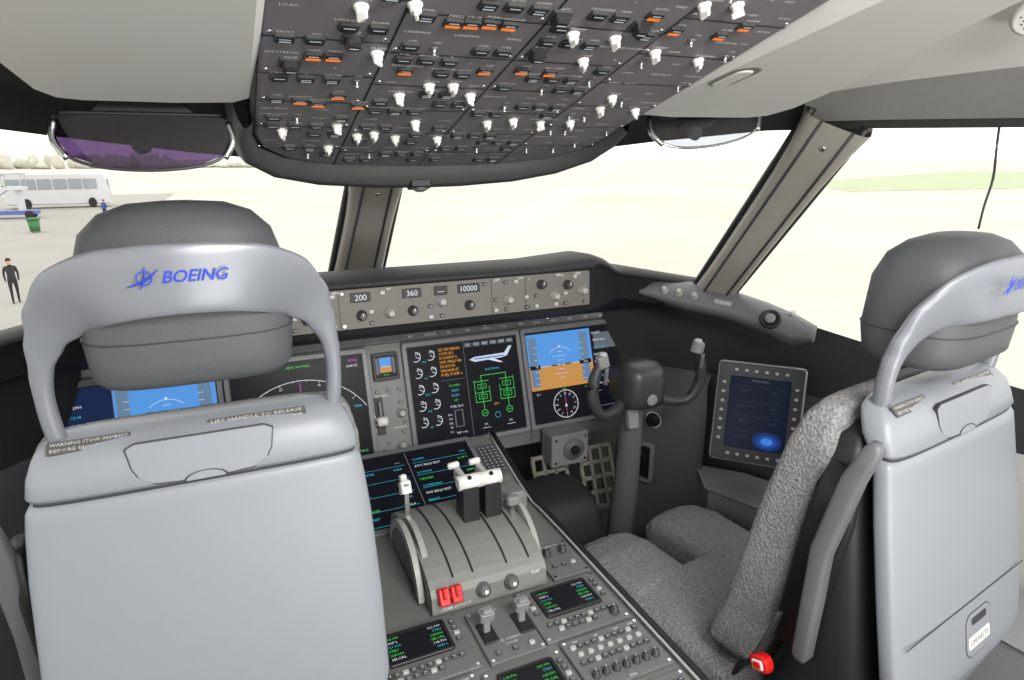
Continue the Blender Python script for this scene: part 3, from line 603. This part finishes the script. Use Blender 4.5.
combiner(T((-.078,1.0,1.439))@RX(78)@Matrix.Scale(.93,4),'stowed violet tinted combiner glass with chrome rim',glassmat('combiner_glass',(150,128,165),.14,.03),mat('rim_dark',(80,80,86),.3,metal=.6))
combiner(T((.828,.98,1.474))@RZ(-10)@RX(62)@RZ(9)@Matrix.Scale(1.02,4),'stowed clear pale combiner glass with chrome rim',glassmat('combiner_clear',(225,228,232),.10,.03),chrome)

# ================================================================= CONTROL COLUMN
cc=thing('control_column','dark grey control column with a U-shaped yoke','control yoke',T((.885,1.22,0)))
mb=MB(); cg=mat('column_grey',(90,91,94),.5); mb.tube([(.02,.10,.25),(.015,.06,.5),(.005,.03,.70),(0,.02,.84)],[.038,.035,.030,.026],cg,seg=16,ry=.034); mb.lathe([(.085,0),(.07,.05),(.052,.12)],blk2,T((.02,.10,.2)),seg=20); mk('column',mb,cc)
mb=MB(); mb.loft([(-.05,0,0,.036,.038,4),(-.045,0,0,.052,.054,4),(.02,0,0,.056,.060,4),(.05,0,0,.046,.050,4),(.058,0,0,.03,.032,3)],ybl,n=24,M=T((-.004,-.0,.885))@XZ); mb.box(0,.01,.05,.050,.05,.056,dgy,.002,.006,T((0,0,.885))@RX(90)); mb.lathe([(.014,0),(.014,.004),(.01,.005)],mgy,T((0,-.057,.86))@RX(90),seg=20); mk('hub',mb,cc)
for s in (-1,1):
    ypts=[(-.035,-.0,.85),(-.08,-.02,.832),(-.125,-.035,.835),(-.152,-.04,.875),(-.152,-.04,.925),(-.135,-.04,.968)]
    mb=MB(); mb.tube([(-x*s,y,z) for x,y,z in ypts],[.015,.012,.0120,.0145,.0135,.010],ybl,seg=12)
    hn=mk('horn',mb,cc)
    mb=MB(); mb.box(0,0,-.012,.028,.024,.016,mgy,.004,.008,RY(s*15)); mb.lathe([(.010,.016),(.010,.020),(.006,.022)],lgy,seg=14); mb.tube([(-.0,-.016,-.05),(0,-.02,-.01)],.005,dgy,seg=8); mk('grip_switch',mb,hn,T((s*.135,-.045,.970)),'grey switch head on the grip')
mb=MB(); mb.box(0,0,0,.03,.055,.014,mgy,.003,.005,T((-.02,-.005,.80))@RX(80)); mk('checklist_clip',mb,cc)

# ================================================================= RIGHT SIDE DETAILS
sh=thing('side_shelf','dark grey curved ledge with an air outlet and small knobs','side ledge',T((1.15,1.25,1.0)))
lg_=mat('ledge_grey',(96,97,102),.5)
mb=MB(); S0=[(1.00,1.435,1.084),(1.05,1.402,1.088),(1.12,1.342,1.084),(1.19,1.268,1.070),(1.245,1.190,1.047),(1.275,1.125,1.027),(1.290,1.075,1.008)]
g=[]
for i,(x,y,z) in enumerate(S0):
    f=i/(len(S0)-1); o=V((-.60-.2*f,-.74+.16*f,0)).normalized(); kk=.35+.65*min(1,f*3,(1-f)*5+.15)
    b=V((x,y,z)); g.append([b-o*.09+V((0,0,-.01)),b-o*.03+V((0,0,.006)),b+V((0,0,.002)),b+o*.018*kk+V((0,0,-.010)),b+o*.035*kk+V((0,0,-.032*kk)),b+o*.038*kk+V((0,0,-.048*kk)),b+o*.02*kk+V((0,0,-.062*kk)),b-o*.05+V((0,0,-.09*kk))])
mb.surf(g,lg_); e=g[-1]; mb.add(e,[list(range(len(e)))],lg_)
mk('ledge',mb,sh,T((-1.15,-1.25,-1.0)))
def onledge(t):
    n=len(g)-1; i=min(n-1,int(t*n)); f=t*n-i; a=(g[i][3].lerp(g[i+1][3],f)+g[i][4].lerp(g[i+1][4],f))/2; 
    du=(g[i+1][3]-g[i][3]).normalized(); dv=(g[i][3]-g[i][4]).normalized(); return axes(a-V((1.15,1.25,1.0)),du,dv)
mb=MB(); mb.lathe([(.026,0),(.026,.006),(.022,.008),(.018,.004),(.006,.003)],blk,onledge(.70),seg=24); mb.lathe([(.012,.004),(.013,.009),(.008,.01)],mgy,onledge(.70),seg=24); mk('air_outlet',mb,sh)
for t in (.22,.29,.36): mk('knob',knobm,sh,onledge(t)@T((0,0,.001)))
mb=MB(); mb.box(0,0,0,.045,.018,.003,mgy,.001,.004,onledge(.48)); mb.text('OXYGEN MASK',0,0,.0033,.006,txw,M=onledge(.48)); mk('placard',mb,sh)
mb=MB(); mb.box(0,0,0,.028,.02,.012,lgy,.003,.004,T((.135,-.105,.025))@RZ(-60)); mb.box(0,0,.010,.012,.03,.018,lgy,.002,.003,T((.135,-.105,.025))@RZ(-60)); mk('latch',mb,sh)
nrm=V((-.70,-.66,.28)).normalized(); xa=V((0,0,1)).cross(nrm).normalized(); ya=nrm.cross(xa)
FE=axes(EYE+sight(757,414)*1.66,xa,ya)@Matrix.Scale(.87,4)
ef=thing('side_display','portrait side display with black bezel and edge buttons','cockpit display',FE)
mb=MB(); mb.box(0,0,-.05,.25,.30,-.008,mgy,.004,.012); mk('housing',mb,ef)
mb=MB(); mb.frame(.236,.291,.170,.215,-.008,.014,.007,mat('side_bezel',(48,50,55),.4),r=.008); mb.frame(.243,.298,.237,.292,-.008,.008,-.004,lgy,r=.01); mk('bezel',mb,ef)
le=mat('lit_side_screen',(14,22,42),.2,emit=1)
mb=MB(); mb.rect(-.085,-.1075,.085,.1075,.0075,le); dm=mat('lit_dim_text',(50,60,80),.3,emit=1)
for k in range(4): mb.line(-.07,.08-.045*k,.07,.08-.045*k,.0008,.0079,dm)
for k,w in enumerate(['FLIGHT','CHARTS','PERF','DOCS']): mb.text(w,-.04,.065-.045*k,.008,.01,dm); mb.text('MENU',.045,.065-.045*k,.008,.008,dm)
for k,c in enumerate(((20,44,100),(30,70,150),(60,125,215))):
    r=.034-.010*k; mb.poly([(.035+r*1.2*math.cos(a*math.pi/12),-.078+r*.8*math.sin(a*math.pi/12),.0077+.0002*k) for a in range(24)],mat('lit_glow_'+'abc'[k],c,.3,emit=1))
mb.text('MAIN MENU',0,.097,.008,.009,E['gry']); mk('screen',mb,ef)
for k in range(7):
    for s in (-1,1): mk('key',wbm,ef,T((s*.101,.085-.028*k,.014)))
for k in range(6):
    for s in (-1,1): mk('key',wbm,ef,T((-.07+.028*k,s*.126,.014)))
mb=MB(); mb.tube([(0,0,-.05),(.02,0,-.12),(.05,0,-.16)],.03,dgy,seg=12,up=(0,1,0)); mk('mount_arm',mb,ef)
sc_=thing('side_console','grey side console below the side display','console',T((1.3,1.0,0)))
mb=MB(); mb.prism([(1.20,1.33),(1.14,1.22),(1.22,1.02),(1.28,.4),(1.28,-.6),(1.44,-.6),(1.44,.4),(1.38,1.0),(1.28,1.24)][::-1],0,.54,mat('console_grey',(136,138,142),.5),.012); mb.box(1.33,.9,.54,.08,.16,.56,blk,.006,.01); mk('body',mb,sc_,T((-1.3,-1.0,0)))
fl=thing('lower_side_panel','dark moulded panel with a recessed pocket beside the yoke','side panel',T((1.15,1.45,0)))
mb=MB(); Q=[(1.05,1.56),(1.09,1.49),(1.14,1.40),(1.19,1.31)]
g2=[[(x,y,z) for z in (.0,.35,.60,.72)]+[(x+.03,y+.04,.78),(x+.10,y+.10,.80)] for x,y in Q]; mb.surf(g2,mat('flank_grey',(92,94,99),.55)); mk('lining',mb,fl,T((-1.15,-1.45,0)))
Fk=axes((1.085,1.485,.52),(.48,-.88,0),(0,0,1)); mb=MB(); mb.frame(.12,.13,.10,.11,.0,.014,.002,mgy,r=.012); mb.rect(-.05,-.055,.05,.055,.003,blk); mb.tube([(-.03,-.03,.012),(-.03,.03,.02),(.03,.03,.02),(.03,-.03,.012)],.003,blk); mk('pocket',mb,fl,T((-1.15,-1.45,0))@Fk)
mb=MB(); mb.lathe([(.02,0),(.02,.01),(.012,.014)],blk,seg=18); mb.ring(0,0,.024,.003,.001,txw); mk('jack_socket',mb,fl,T((-1.15,-1.45,0))@axes((1.11,1.445,.66),(.48,-.88,0),(0,0,1)))
bx=thing('pedal_adjust_box','small grey box with a round dial and screws','control box',T((.84,1.50,.56)))
mb=MB(); mb.box(0,0,0,.12,.07,.095,mgy,.004,.006); mk('case',mb,bx)
mb=MB(); M_=T((0.01,-.035,.047))@RX(90); mb.lathe([(.034,0),(.034,.003),(.030,.005),(.012,.006),(.010,.012)],dgy,M_,seg=20); mb.lathe([(.013,.006),(.013,.016)],blk,M_,seg=12)
for a in (-1,1):
    for b in (-1,1): mb.lathe([(.004,0),(.004,.002)],chrome,T((a*.048,-.035,.047+b*.035))@RX(90),seg=8)
mk('dial',mb,bx)
pm=mat('pedal_metal',(134,133,124),.45,metal=.1)
for k,x in enumerate((.80,.955)):
    t=thing('rudder_pedal','grey metal rudder pedal with lightening holes','pedal',T((x,1.50,.36)),group='rudder pedals')
    mb=MB(); Mp=RX(68)
    for i in range(4): mb.box(-.0525+.035*i,0,0,.011,.19,.012,pm,.001,M=Mp)
    for j in range(5): mb.box(0,-.09+.045*j,0,.116,.012,.012,pm,.001,M=Mp)
    mk('foot_plate',mb,t,T((0,0,.12))); mb=MB(); mb.tube([(0,.02,.1),(0,.06,.0),(0,.08,-.2),(0,.08,-.36)],.012,dgy); mk('pedal_arm',mb,t)
t=thing('footwell_shroud','black padded shroud beside the console','shroud',T((.725,1.35,0)))
mb=MB(); mb.loft([(0,0,0,.11,.10,6),(.40,0,0,.11,.10,6),(.51,0,.005,.11,.098,5),(.55,0,.012,.10,.088,4),(.56,0,.015,.07,.06,3)],blk2,n=28); mk('pad',mb,t)

# ================================================================= SEATS
def ry(z): return -.2*(1.08-z) if z>.64 else -.088+.3*(.64-z)
def seat(M,lab,hd,cw,txt_shift,pouch):
    t=thing('pilot_seat',lab,'pilot seat',M,group='crew seats')
    def S(z,hx,hy=.022,e=4.2,dy=0): return (z,0,ry(z)+.022+dy,hx,hy,e)
    mb=MB(); mb.loft([S(.36,.12,.015),S(.37,.155,.02),S(.5,.160),S(.60,.175),S(.64,.200),S(.68,.210),S(.80,.211),S(.92,.208),S(.98,.204),S(1.004,.201),S(1.012,.196,.019)],shell,n=72,dens=2)
    bs=mk('back_shell',mb,t)
    mb=MB(); mb.loft([S(1.008,.192,.018),S(1.022,.192,.018)],seam,n=48); mk('seam_strip',mb,bs)
    mb=MB(); mb.loft([(1.0165,0,.013,.195,.024,4.2),(1.023,0,.014,.199,.028,4.2),(1.042,0,.024,.197,.033,4.2),(1.062,0,.032,.190,.035,4),(1.074,0,.040,.182,.032,3.8),(1.082,0,.046,.168,.025,3.5),(1.086,0,.05,.14,.014,3)],shell,n=72)
    tc=mk('top_cap',mb,t)
    mb=MB(); Mr=T((0,-.0085,1.044))@RX(90-12)
    pp=[(-.086,.025),(-.082,.0),(-.074,-.015),(-.058,-.023),(-.03,-.025),(.03,-.025),(.058,-.023),(.074,-.015),(.082,.0),(.086,.025),(.076,.030),(-.076,.030)]
    mb.prism(inset(pp,-.0014),-.006,.0004,seam,0,Mr); mb.prism(pp,-.006,.0014,shell,.0008,Mr)
    arc=[(.026*math.cos(math.radians(a)),-.0255+.010*math.sin(math.radians(a))) for a in range(0,181,20)]
    mb.prism(arc,0,.0020,seam,0,Mr); mb.prism([(x*.9,y-.0012) for x,y in arc],0,.0024,shell,0,Mr); mk('headrest_cover_flap',mb,tc)
    for (x,w,txt) in ((-.125,.09,'WARNING STOW ARMREST|BEFORE MOVING SEAT'),(.07,.125,'LIFT HANDLE TO RELEASE|PULL CORD FOR RECLINE')):
        mb=MB(); Mp=T((x,.016,1.0765))@RX(42); mb.box(0,0,-.001,w,.017,.0014,mat('placard_grey',(80,80,78),.5),.0003,.002,Mp)
        for k,l in enumerate(txt.split('|')): mb.text(l,0,.0042-.0080*k,.0017,.0062,txg,M=Mp,wid=w*.92)
        mk('placard',mb,tc)
    zb=1.140; sc2=(.206+hd*.5)/.226 if hd else 1; HX=.006
    prof_=[(1.140,.05,.085,.03,3),(1.144,.052,.108,.060,3.4),(1.157,.054,.118,.074,3.6),(1.20,.056,.122,.080,3.4),(1.29,.054,.120,.078,3.2),(1.33,.051,.108,.070,2.9),(1.352,.048,.086,.054,2.6),(1.363,.046,.056,.034,2.4),(1.366,.046,.02,.012,2)]
    mb=MB(); mb.loft([((z-zb)*sc2+zb,HX,cy,hx,hy,e) for z,cy,hx,hy,e in prof_],leath,n=48,dens=2)
    hp=mk('headrest',mb,t,T((0,0,hd*.6)))
    mb=MB(); zz=(1.205-zb)*sc2+zb; mb.loft([(zz,HX,.0555,.1230,.0815,3.4),(zz+.0012,HX,.0555,.1235,.082,3.4)],seam,n=48); mk('stitch_line',mb,hp)
    half=[(.163,.042,1.05,.0108,.012),(.169,.038,1.09,.0104,.012),(.1715,.036,1.135,.0104,.012),(.168,.033,1.172,.0125,.012),(.157,.026,1.208,.0205,.011),(.139,.012,1.238,.0330,.009),(.114,-.010,1.262,.0420,.0075),(.082,-.031,1.276,.0425,.007),(.045,-.043,1.282,.0415,.007),(0,-.048,1.284,.0410,.007)]
    half=[(x,y,z+hd*min(1,max(0,(z-1.08)/.12)),w,th) for x,y,z,w,th in half]
    P=[V((HX-x,y,z)) for x,y,z,w,th in half]+[V((HX+x,y,z)) for x,y,z,w,th in half[-2::-1]]
    Wd=[(w,th) for *_,w,th in half]+[(w,th) for *_,w,th in half[-2::-1]]
    Q=[];R=[]
    for i in range(len(P)-1):
        a=P[max(i-1,0)];b=P[i];c=P[i+1];d=P[min(i+2,len(P)-1)]
        for k in range(6):
            u=k/6; Q.append(.5*((2*b)+(c-a)*u+(2*a-5*b+4*c-d)*u*u+(3*b-a-3*c+d)*u**3)); s_=u*u*(3-2*u); R.append((Wd[i][0]*(1-s_)+Wd[i+1][0]*s_,Wd[i][1]*(1-s_)+Wd[i+1][1]*s_))
    Q.append(P[-1]);R.append(Wd[-1]); rings=[]
    for i,q in enumerate(Q):
        d=(Q[min(i+1,len(Q)-1)]-Q[max(i-1,0)]).normalized(); n_=V((-d.z,0,d.x)).normalized(); y_=n_.cross(d).normalized(); w_,th=R[i]; r=[]
        for k in range(24):
            an=2*math.pi*k/24; c_,s_=math.cos(an),math.sin(an); ex=2/(2+1.6*(w_/.04))
            r.append(q+n_*(w_*math.copysign(abs(c_)**ex,c_))+y_*(th*math.copysign(abs(s_)**ex,s_)))
        r.append(r[0]); rings.append(r)
    mb=MB(); mb.surf(rings,shell2); bd=mk('headrest_band',mb,t)
    mb=MB(); Mt=T((txt_shift,-.0562,1.289+hd))@RX(90)
    mb.text('BOEING',.012,0,.0,.019,blue,M=Mt,bold=.014,shear=.32,wid=.070,res=5); mb.ring(-.040,.0,.0076,.0015,0,blue,M=Mt)
    for p,q in (([(-.058,0,-.009),(-.040,0,-.003),(-.025,0,.009)],.0016),([(-.045,0,-.012),(-.040,0,.0),(-.038,0,.013)],.0012)):
        mb.tube(p,[.0005,q,.0004],blue,seg=6,M=T((txt_shift,-.0564,1.289+hd)),ry=.0003,up=(0,1,0))
    mk('lettering',mb,bd,label='blue slanted lettering and round emblem')
    mb=MB(); mb.loft([(.36,0,.10,.14,.05,5),(.44,0,.08,cw,.07,5),(.60,0,.055,cw,.08,5),(.64,0,.045,.216,.078,5),(.80,0,.062,.218,.070,5),(.95,0,.070,.212,.052,5),(1.03,0,.07,.19,.038,5),(1.045,0,.07,.15,.02,4)],blk,n=40); mk('back_frame',mb,t)
    mb=MB(); mb.loft([(.50,0,.235,cw*.5,.02,3),(.515,0,.23,cw*.8,.04,4),(.56,0,.210,cw*.95,.060,6),(.64,0,.185,.208,.060,6),(.75,0,.160,.217,.056,6),(.90,0,.130,.219,.050,6),(1.00,0,.110,.215,.042,6),(1.045,0,.102,.204,.034,5),(1.065,0,.099,.188,.024,4),(1.072,0,.099,.14,.012,3)],fur,n=130,dens=8,fuzz=.0016,fs_=140); mk('sheepskin_back',mb,t)
    k=cw/.225
    mb=MB(); mb.loft([(-.12,0,.465,.18*k,.04,4),(-.14,0,.465,.215*k,.045,5),(-.30,0,.468,.225*k,.05,5),(-.46,0,.468,.225*k,.048,5),(-.48,0,.468,.2*k,.03,3)],fur,n=120,M=XZ,dens=12,fuzz=.0025,fs_=110)
    for s in (-1,1): mb.loft([(-.42,s*.122*k,.47,.085*k,.040,4),(-.46,s*.122*k,.47,.095*k,.050,4),(-.58,s*.122*k,.47,.096*k,.052,4),(-.64,s*.122*k,.465,.092*k,.047,3.6),(-.665,s*.122*k,.462,.080*k,.038,3),(-.68,s*.122*k,.46,.05,.022,2.4)],fur,n=90,M=XZ,dens=12,fuzz=.0025,fs_=110)
    mk('sheepskin_cushion',mb,t)
    mb=MB(); mb.box(0,.36,.33,.42*k,.5,.43,blk,.01,.03); mk('seat_pan',mb,t)
    mb=MB(); mb.box(0,.34,.06,.24,.34,.34,dgy,.01,.02); mb.box(0,.34,0,.32,.6,.06,dgy,.006,.01); mk('base',mb,t)
    s=-1; ag=mat('armrest_grey',(98,100,104),.45,bump=.05); zo=-.05 if not pouch else 0
    mb=MB(); mb.loft([(-.0,0,0,.009,.008,4),(.012,0,0,.014,.013,4),(.2,0,.016,.014,.015,4),(.33,0,.004,.014,.015,4),(.385,0,-.010,.012,.012,3),(.395,0,-.010,.006,.006,2)],ag,n=24,M=T((s*.240,.056,.665+zo))@RX(7),dens=2); ar=mk('armrest',mb,t); mb=MB(); mb.loft([(0,0,0,.010,.03,4),(.25,0,0,.010,.034,4),(.33,0,0,.01,.022,4)],blk,n=20,M=T((s*.226,.085,.67+zo))@RX(8)); mk('armrest_backing',mb,ar)
    mb=MB(); mb.tube([(s*.215,.18,.54),(s*.242,.15,.58),(s*.246,.12,.64),(s*.23,.10,.72)],.018,blk2,seg=8,ry=.004,up=(0,1,0)); hs=mk('harness_strap',mb,t)
    mb=MB(); Mb=T((s*.250,.110,.625))@RY(-90)@RZ(20); mb.box(0,0,0,.030,.036,.016,redp,.004,.01,Mb); mb.box(0,.0,.016,.016,.020,.018,txw,.001,.003,Mb); mb.box(0,.0,.018,.011,.014,.020,redp,.001,.003,Mb); mk('buckle',mb,hs,label='red harness buckle')
    if pouch:
        Mr=T((0,ry(.70),.70))@RX(90-11.3); px_=.025
        mb=MB(); mb.prism(rrect(px_,-.008,.086,.074,.018,4),-.004,.0006,seam,0,Mr); mb.prism(rrect(px_,-.008,.083,.071,.017,4),-.004,.0012,shell,.0004,Mr); mb.prism(rrect(px_,.014,.05,.012,.005,3),0,.0018,seam,0,Mr)
        mb.prism(rrect(px_,-.020,.070,.020,.002),0,.0020,txw,.0002,Mr); mb.text('LIFEVESTS',px_,-.020,.0024,.012,txd,M=Mr,wid=.060,res=2)
        mb.rect(-.195,.048,.195,.0505,.0008,seam,Mr)
        mk('lifevest_pouch',mb,bs)
    return t
seat(T((-.056,.86,0)),'pale grey shelled pilot seat with blue lettered headrest band',0,.165,.010,False)
seat(T((.992,.548,0))@RZ(9),'pale grey shelled pilot seat slid back, grey sheepskin cushions visible',-.032,.225,-.042,True)

mb=MB(); mb.tube([(1.28,.74,1.47),(1.285,.74,1.43),(1.275,.73,1.38),(1.265,.73,1.33),(1.262,.73,1.29)],.0022,blk,seg=6); mk('hanging_cord',mb,None,I4,'thin black cord hanging by the side window','cord')
mb=MB(); mb.lathe([(.036,0),(.036,.003),(.032,.005)],cream,seg=24)
for i in range(-4,5):
    for j in range(-4,5):
        if i*i+j*j<17: mb.lathe([(.0016,.0051),(.0016,.0053)],seam,T((i*.0065,j*.0065,0)),seg=6)
mk('ceiling_speaker',mb,None,T((1.04,.575,1.603))@V((-.35,-.45,-.8)).to_track_quat('Z','Y').to_matrix().to_4x4(),'round cream perforated ceiling speaker','speaker')

# ================================================================= OUTSIDE
GZ=-4.1
def groundmat():
    m=bpy.data.materials.new('apron_concrete'); m.use_nodes=True; nt=m.node_tree; b=nt.nodes['Principled BSDF']; b.inputs['Roughness'].default_value=.9
    tc=nt.nodes.new('ShaderNodeTexCoord'); n1=nt.nodes.new('ShaderNodeTexNoise'); n1.inputs['Scale'].default_value=.05; n1.inputs['Detail'].default_value=6
    r=nt.nodes.new('ShaderNodeValToRGB'); r.color_ramp.elements[0].color=lin((190,188,178)); r.color_ramp.elements[1].color=lin((206,203,192)); r.color_ramp.elements[0].position=.35; r.color_ramp.elements[1].position=.65
    nt.links.new(tc.outputs['Object'],n1.inputs['Vector']); nt.links.new(n1.outputs['Fac'],r.inputs[0]); nt.links.new(r.outputs[0],b.inputs['Base Color']); return m
mb=MB(); mb.rect(-900,-200,900,900,GZ,groundmat()); struct('ground',mb,'pale concrete airport apron','ground')
tar=mat('tarmac_grey',(158,155,150),.9,scale=.3,var=.12)
mb=MB(); mb.poly([(-60,5,GZ+.02),(-4,5,GZ+.02),(-7,60,GZ+.02),(-6,110,GZ+.02),(-90,110,GZ+.02)],tar); struct('ground_tarmac',mb,'darker grey tarmac apron strip','tarmac')
mb=MB(); mb.poly([(90,72,GZ+.03),(200,60,GZ+.03),(320,100,GZ+.03),(240,150,GZ+.03),(110,100,GZ+.03)],mat('pale_grass',(176,186,154),.95,scale=.2,var=.08)); struct('ground_grass',mb,'pale grass beside the taxiway','grass')
mb=MB(); tm=mat('hazy_tree',(202,200,188),1,scale=.2,var=.04)  # haze and overexposure are put into this pale tree colour
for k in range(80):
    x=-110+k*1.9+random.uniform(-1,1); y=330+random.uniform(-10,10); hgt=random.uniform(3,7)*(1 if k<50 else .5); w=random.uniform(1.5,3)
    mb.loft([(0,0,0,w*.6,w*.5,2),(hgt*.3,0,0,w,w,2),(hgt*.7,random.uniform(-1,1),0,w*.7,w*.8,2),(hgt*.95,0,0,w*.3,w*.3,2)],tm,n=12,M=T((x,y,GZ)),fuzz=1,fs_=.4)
mk('tree_line',mb,None,I4,'distant row of trees with haze painted into their pale colour','trees','stuff')
wb=mat('coach_white',(204,206,210),.4); dk=mat('coach_glass',(148,154,160),.2)
bus=thing('coach','white touring coach parked on the apron','bus',T((-15.8,85,GZ))@RZ(4)@Matrix.Diagonal((.78,1,1.08,1)))
mb=MB(); mb.prism([(-6,.4),(6,.35),(6.1,1.6),(5.9,2.9),(5.6,3.35),(-5.9,3.4),(-6.05,3.1)],-1.25,1.25,wb,.1,XZ); mk('body',mb,bus)
for k in range(6): mb=MB(); mb.box(-4.8+k*1.75,2.35,1.25,1.6,1.0,1.3,dk,.02,.1,XZ); mk('side_window',mb,bus)
mb=MB(); mb.box(0,1.9,0,2.2,1.7,.06,dk,.02,.15,T((6.05,0,0))@RZ(90)@XZ); mk('windscreen',mb,bus)
for x in (-3.6,3.9): mb=MB(); mb.lathe([(.5,0),(.5,.3),(.3,.32)],blk,T((x,-1.35,.5))@RX(-90),seg=20); mk('wheel',mb,bus)
st=thing('boarding_stairs','white mobile boarding stairs with railings','airstairs',T((-17.4,72,GZ)))
mb=MB(); mb.prism([(-3,0.5),(0,2.8),(1.6,2.8),(1.6,2.5),(.2,2.5),(-2.6,.4)],-.6,.6,wb,0,XZ)
for k in range(9): mb.box(-2.7+k*.33,.75+k*.26,-.6,.3,.05,.6,mgy,.005,M=XZ)
mk('stair_flight',mb,st)
for yy in (-.6,.6):
    mb=MB(); mb.tube([(-3,yy,1.6),(0,yy,3.9),(1.6,yy,3.9)],.05,lgy,seg=6,sub=1); [mb.tube([(x,yy,max(.6,2.8+min(0,x)*.77)),(x,yy,max(1.6,3.9+min(0,x)*.77))],.04,lgy,seg=6) for x in (-3,-2,-1,0,1.5)]
    mk('railing',mb,st)
mb=MB(); mb.box(0,0,.35,4.4,1.3,.7,mat('cart_blue',(90,110,170),.5),.03); mb.box(1,0,.7,.5,.5,2.5,wb,.03); mk('chassis',mb,st)
for x in (-1.6,1.6): 
    for yy in (-.7,.7): mb=MB(); mb.lathe([(.35,-.1),(.35,.1)],blk,T((x,yy,.35))@RX(90),seg=16); mk('wheel',mb,st)
bn=thing('waste_bin','green wheeled waste bin','bin',T((-12.7,58,GZ)))
mb=MB(); mb.loft([(.1,0,0,.28,.28,6),(.95,0,0,.36,.36,6)],mat('bin_green',(70,125,78),.6),n=24); mk('bin_body',mb,bn); mb=MB(); mb.loft([(.95,0,0,.40,.40,6),(1.02,0,0,.40,.40,6),(1.08,0,0,.3,.3,6)],mat('bin_lid_green',(60,110,66),.6),n=24); mk('lid',mb,bn)
for x in (-.2,.2): mb=MB(); mb.lathe([(.1,-.03),(.1,.03)],blk,T((x,.3,.1))@RY(90),seg=12); mk('wheel',mb,bn)
def person(M,lab,jack,trou):
    J=[(0,0,.95,.13),(0,0,1.12,.12),(0,0,1.32,.16),(0,0,1.46,.07),(0,-.01,1.52,.055),(0,-.015,1.60,.085),(0,-.01,1.69,.08),
       (-.17,0,1.41,.065),(-.22,.02,1.16,.048),(-.21,-.07,.93,.036),(-.205,-.10,.84,.034),(.17,0,1.41,.065),(.22,.03,1.16,.048),(.20,-.04,.93,.036),(.195,-.06,.84,.034),
       (-.09,0,.88,.095),(-.10,-.06,.50,.062),(-.10,.02,.09,.045),(-.10,-.12,.04,.042),(.09,0,.88,.095),(.10,.02,.50,.062),(.10,.12,.10,.045),(.10,-.02,.04,.042)]
    Ed=[(0,1),(1,2),(2,3),(3,4),(4,5),(5,6),(2,7),(7,8),(8,9),(9,10),(2,11),(11,12),(12,13),(13,14),(0,15),(15,16),(16,17),(17,18),(0,19),(19,20),(20,21),(21,22)]
    me=bpy.data.meshes.new('sk'); me.from_pydata([j[:3] for j in J],Ed,[]); o=bpy.data.objects.new('sk',me); sc.collection.objects.link(o)
    o.modifiers.new('s','SKIN')
    for i,j in enumerate(J): me.skin_vertices[0].data[i].radius=(j[3],j[3]*.85)
    me.skin_vertices[0].data[0].use_root=True
    o.modifiers.new('d','SUBSURF').levels=2; o.modifiers['d'].render_levels=2
    dg=bpy.context.evaluated_depsgraph_get(); nm=bpy.data.meshes.new_from_object(o.evaluated_get(dg)); bpy.data.objects.remove(o)
    nm.materials.clear()
    for m in (jack,trou,mat('skin_tone',(205,165,140),.6),blk): nm.materials.append(m)
    for p in nm.polygons:
        z=p.center.z; x=abs(p.center.x); p.use_smooth=True
        p.material_index=2 if (z>1.5 or (z<.90 and x>.17)) else 0 if z>.93 else 3 if z<.1 else 1
    t=thing('person',lab,'person',M); nm.name='body'; mk('body',nm,t)
    mb=MB(); mb.loft([(1.60,0,.03,.075,.06,2.3),(1.66,0,.02,.088,.085,2.3),(1.73,0,.0,.078,.078,2.2),(1.77,0,0,.03,.03,2)],mat('dark_hair',(50,40,34),.8),n=20); mk('hair',mb,t)
    mb=MB(); mb.loft([(1.585,0,-.095,.008,.008,2),(1.60,0,-.10,.014,.014,2),(1.63,0,-.095,.008,.01,2)],MATS['skin_tone'],n=10); mk('nose',mb,t)
dj=mat('dark_jacket',(50,50,56),.8); dt=mat('dark_trousers',(44,44,50),.8)
person(T((-7.6,29.9,GZ))@RZ(20),'standing person in a dark jacket and trousers on the apron',dj,dt)
person(T((-9.4,67.4,GZ))@RZ(-30),'standing person in a blue jacket near the coach',mat('blue_jacket',(60,80,150),.8),dt)

# ================================================================= LIGHT
w=bpy.data.worlds.new('world'); sc.world=w; w.use_nodes=True; bg=w.node_tree.nodes['Background']; bg.inputs[0].default_value=lin((255,253,248)); bg.inputs[1].default_value=1.95
def fill_light(name,loc,tgt,P,sx,sy,col=(255,252,246)):  # area light added to brighten the cabin, no fitted lamp
    l=bpy.data.lights.new(name,'AREA'); l.energy=P; l.shape='RECTANGLE'; l.size=sx; l.size_y=sy; l.color=lin(col)[:3]
    o=bpy.data.objects.new(name,l); sc.collection.objects.link(o); o.location=loc; o.rotation_euler=(V(tgt)-V(loc)).to_track_quat('-Z','Y').to_euler()
fill_light('fill_aft_high',(.45,-.9,1.7),(.5,1.0,.8),18,1.0,.3)  # added fill high behind the eye, brightens seats and panels
fill_light('fill_aft_low',(.6,-.9,.8),(.4,1.1,1.4),13,1.1,.4)  # added low uplight so the downward-facing overhead panel reads
fill_light('fill_above_eye',(.42,-.12,1.70),(.62,1.2,.6),13,.5,.2)  # added fill just above the eye, lifts the dark forward cabin
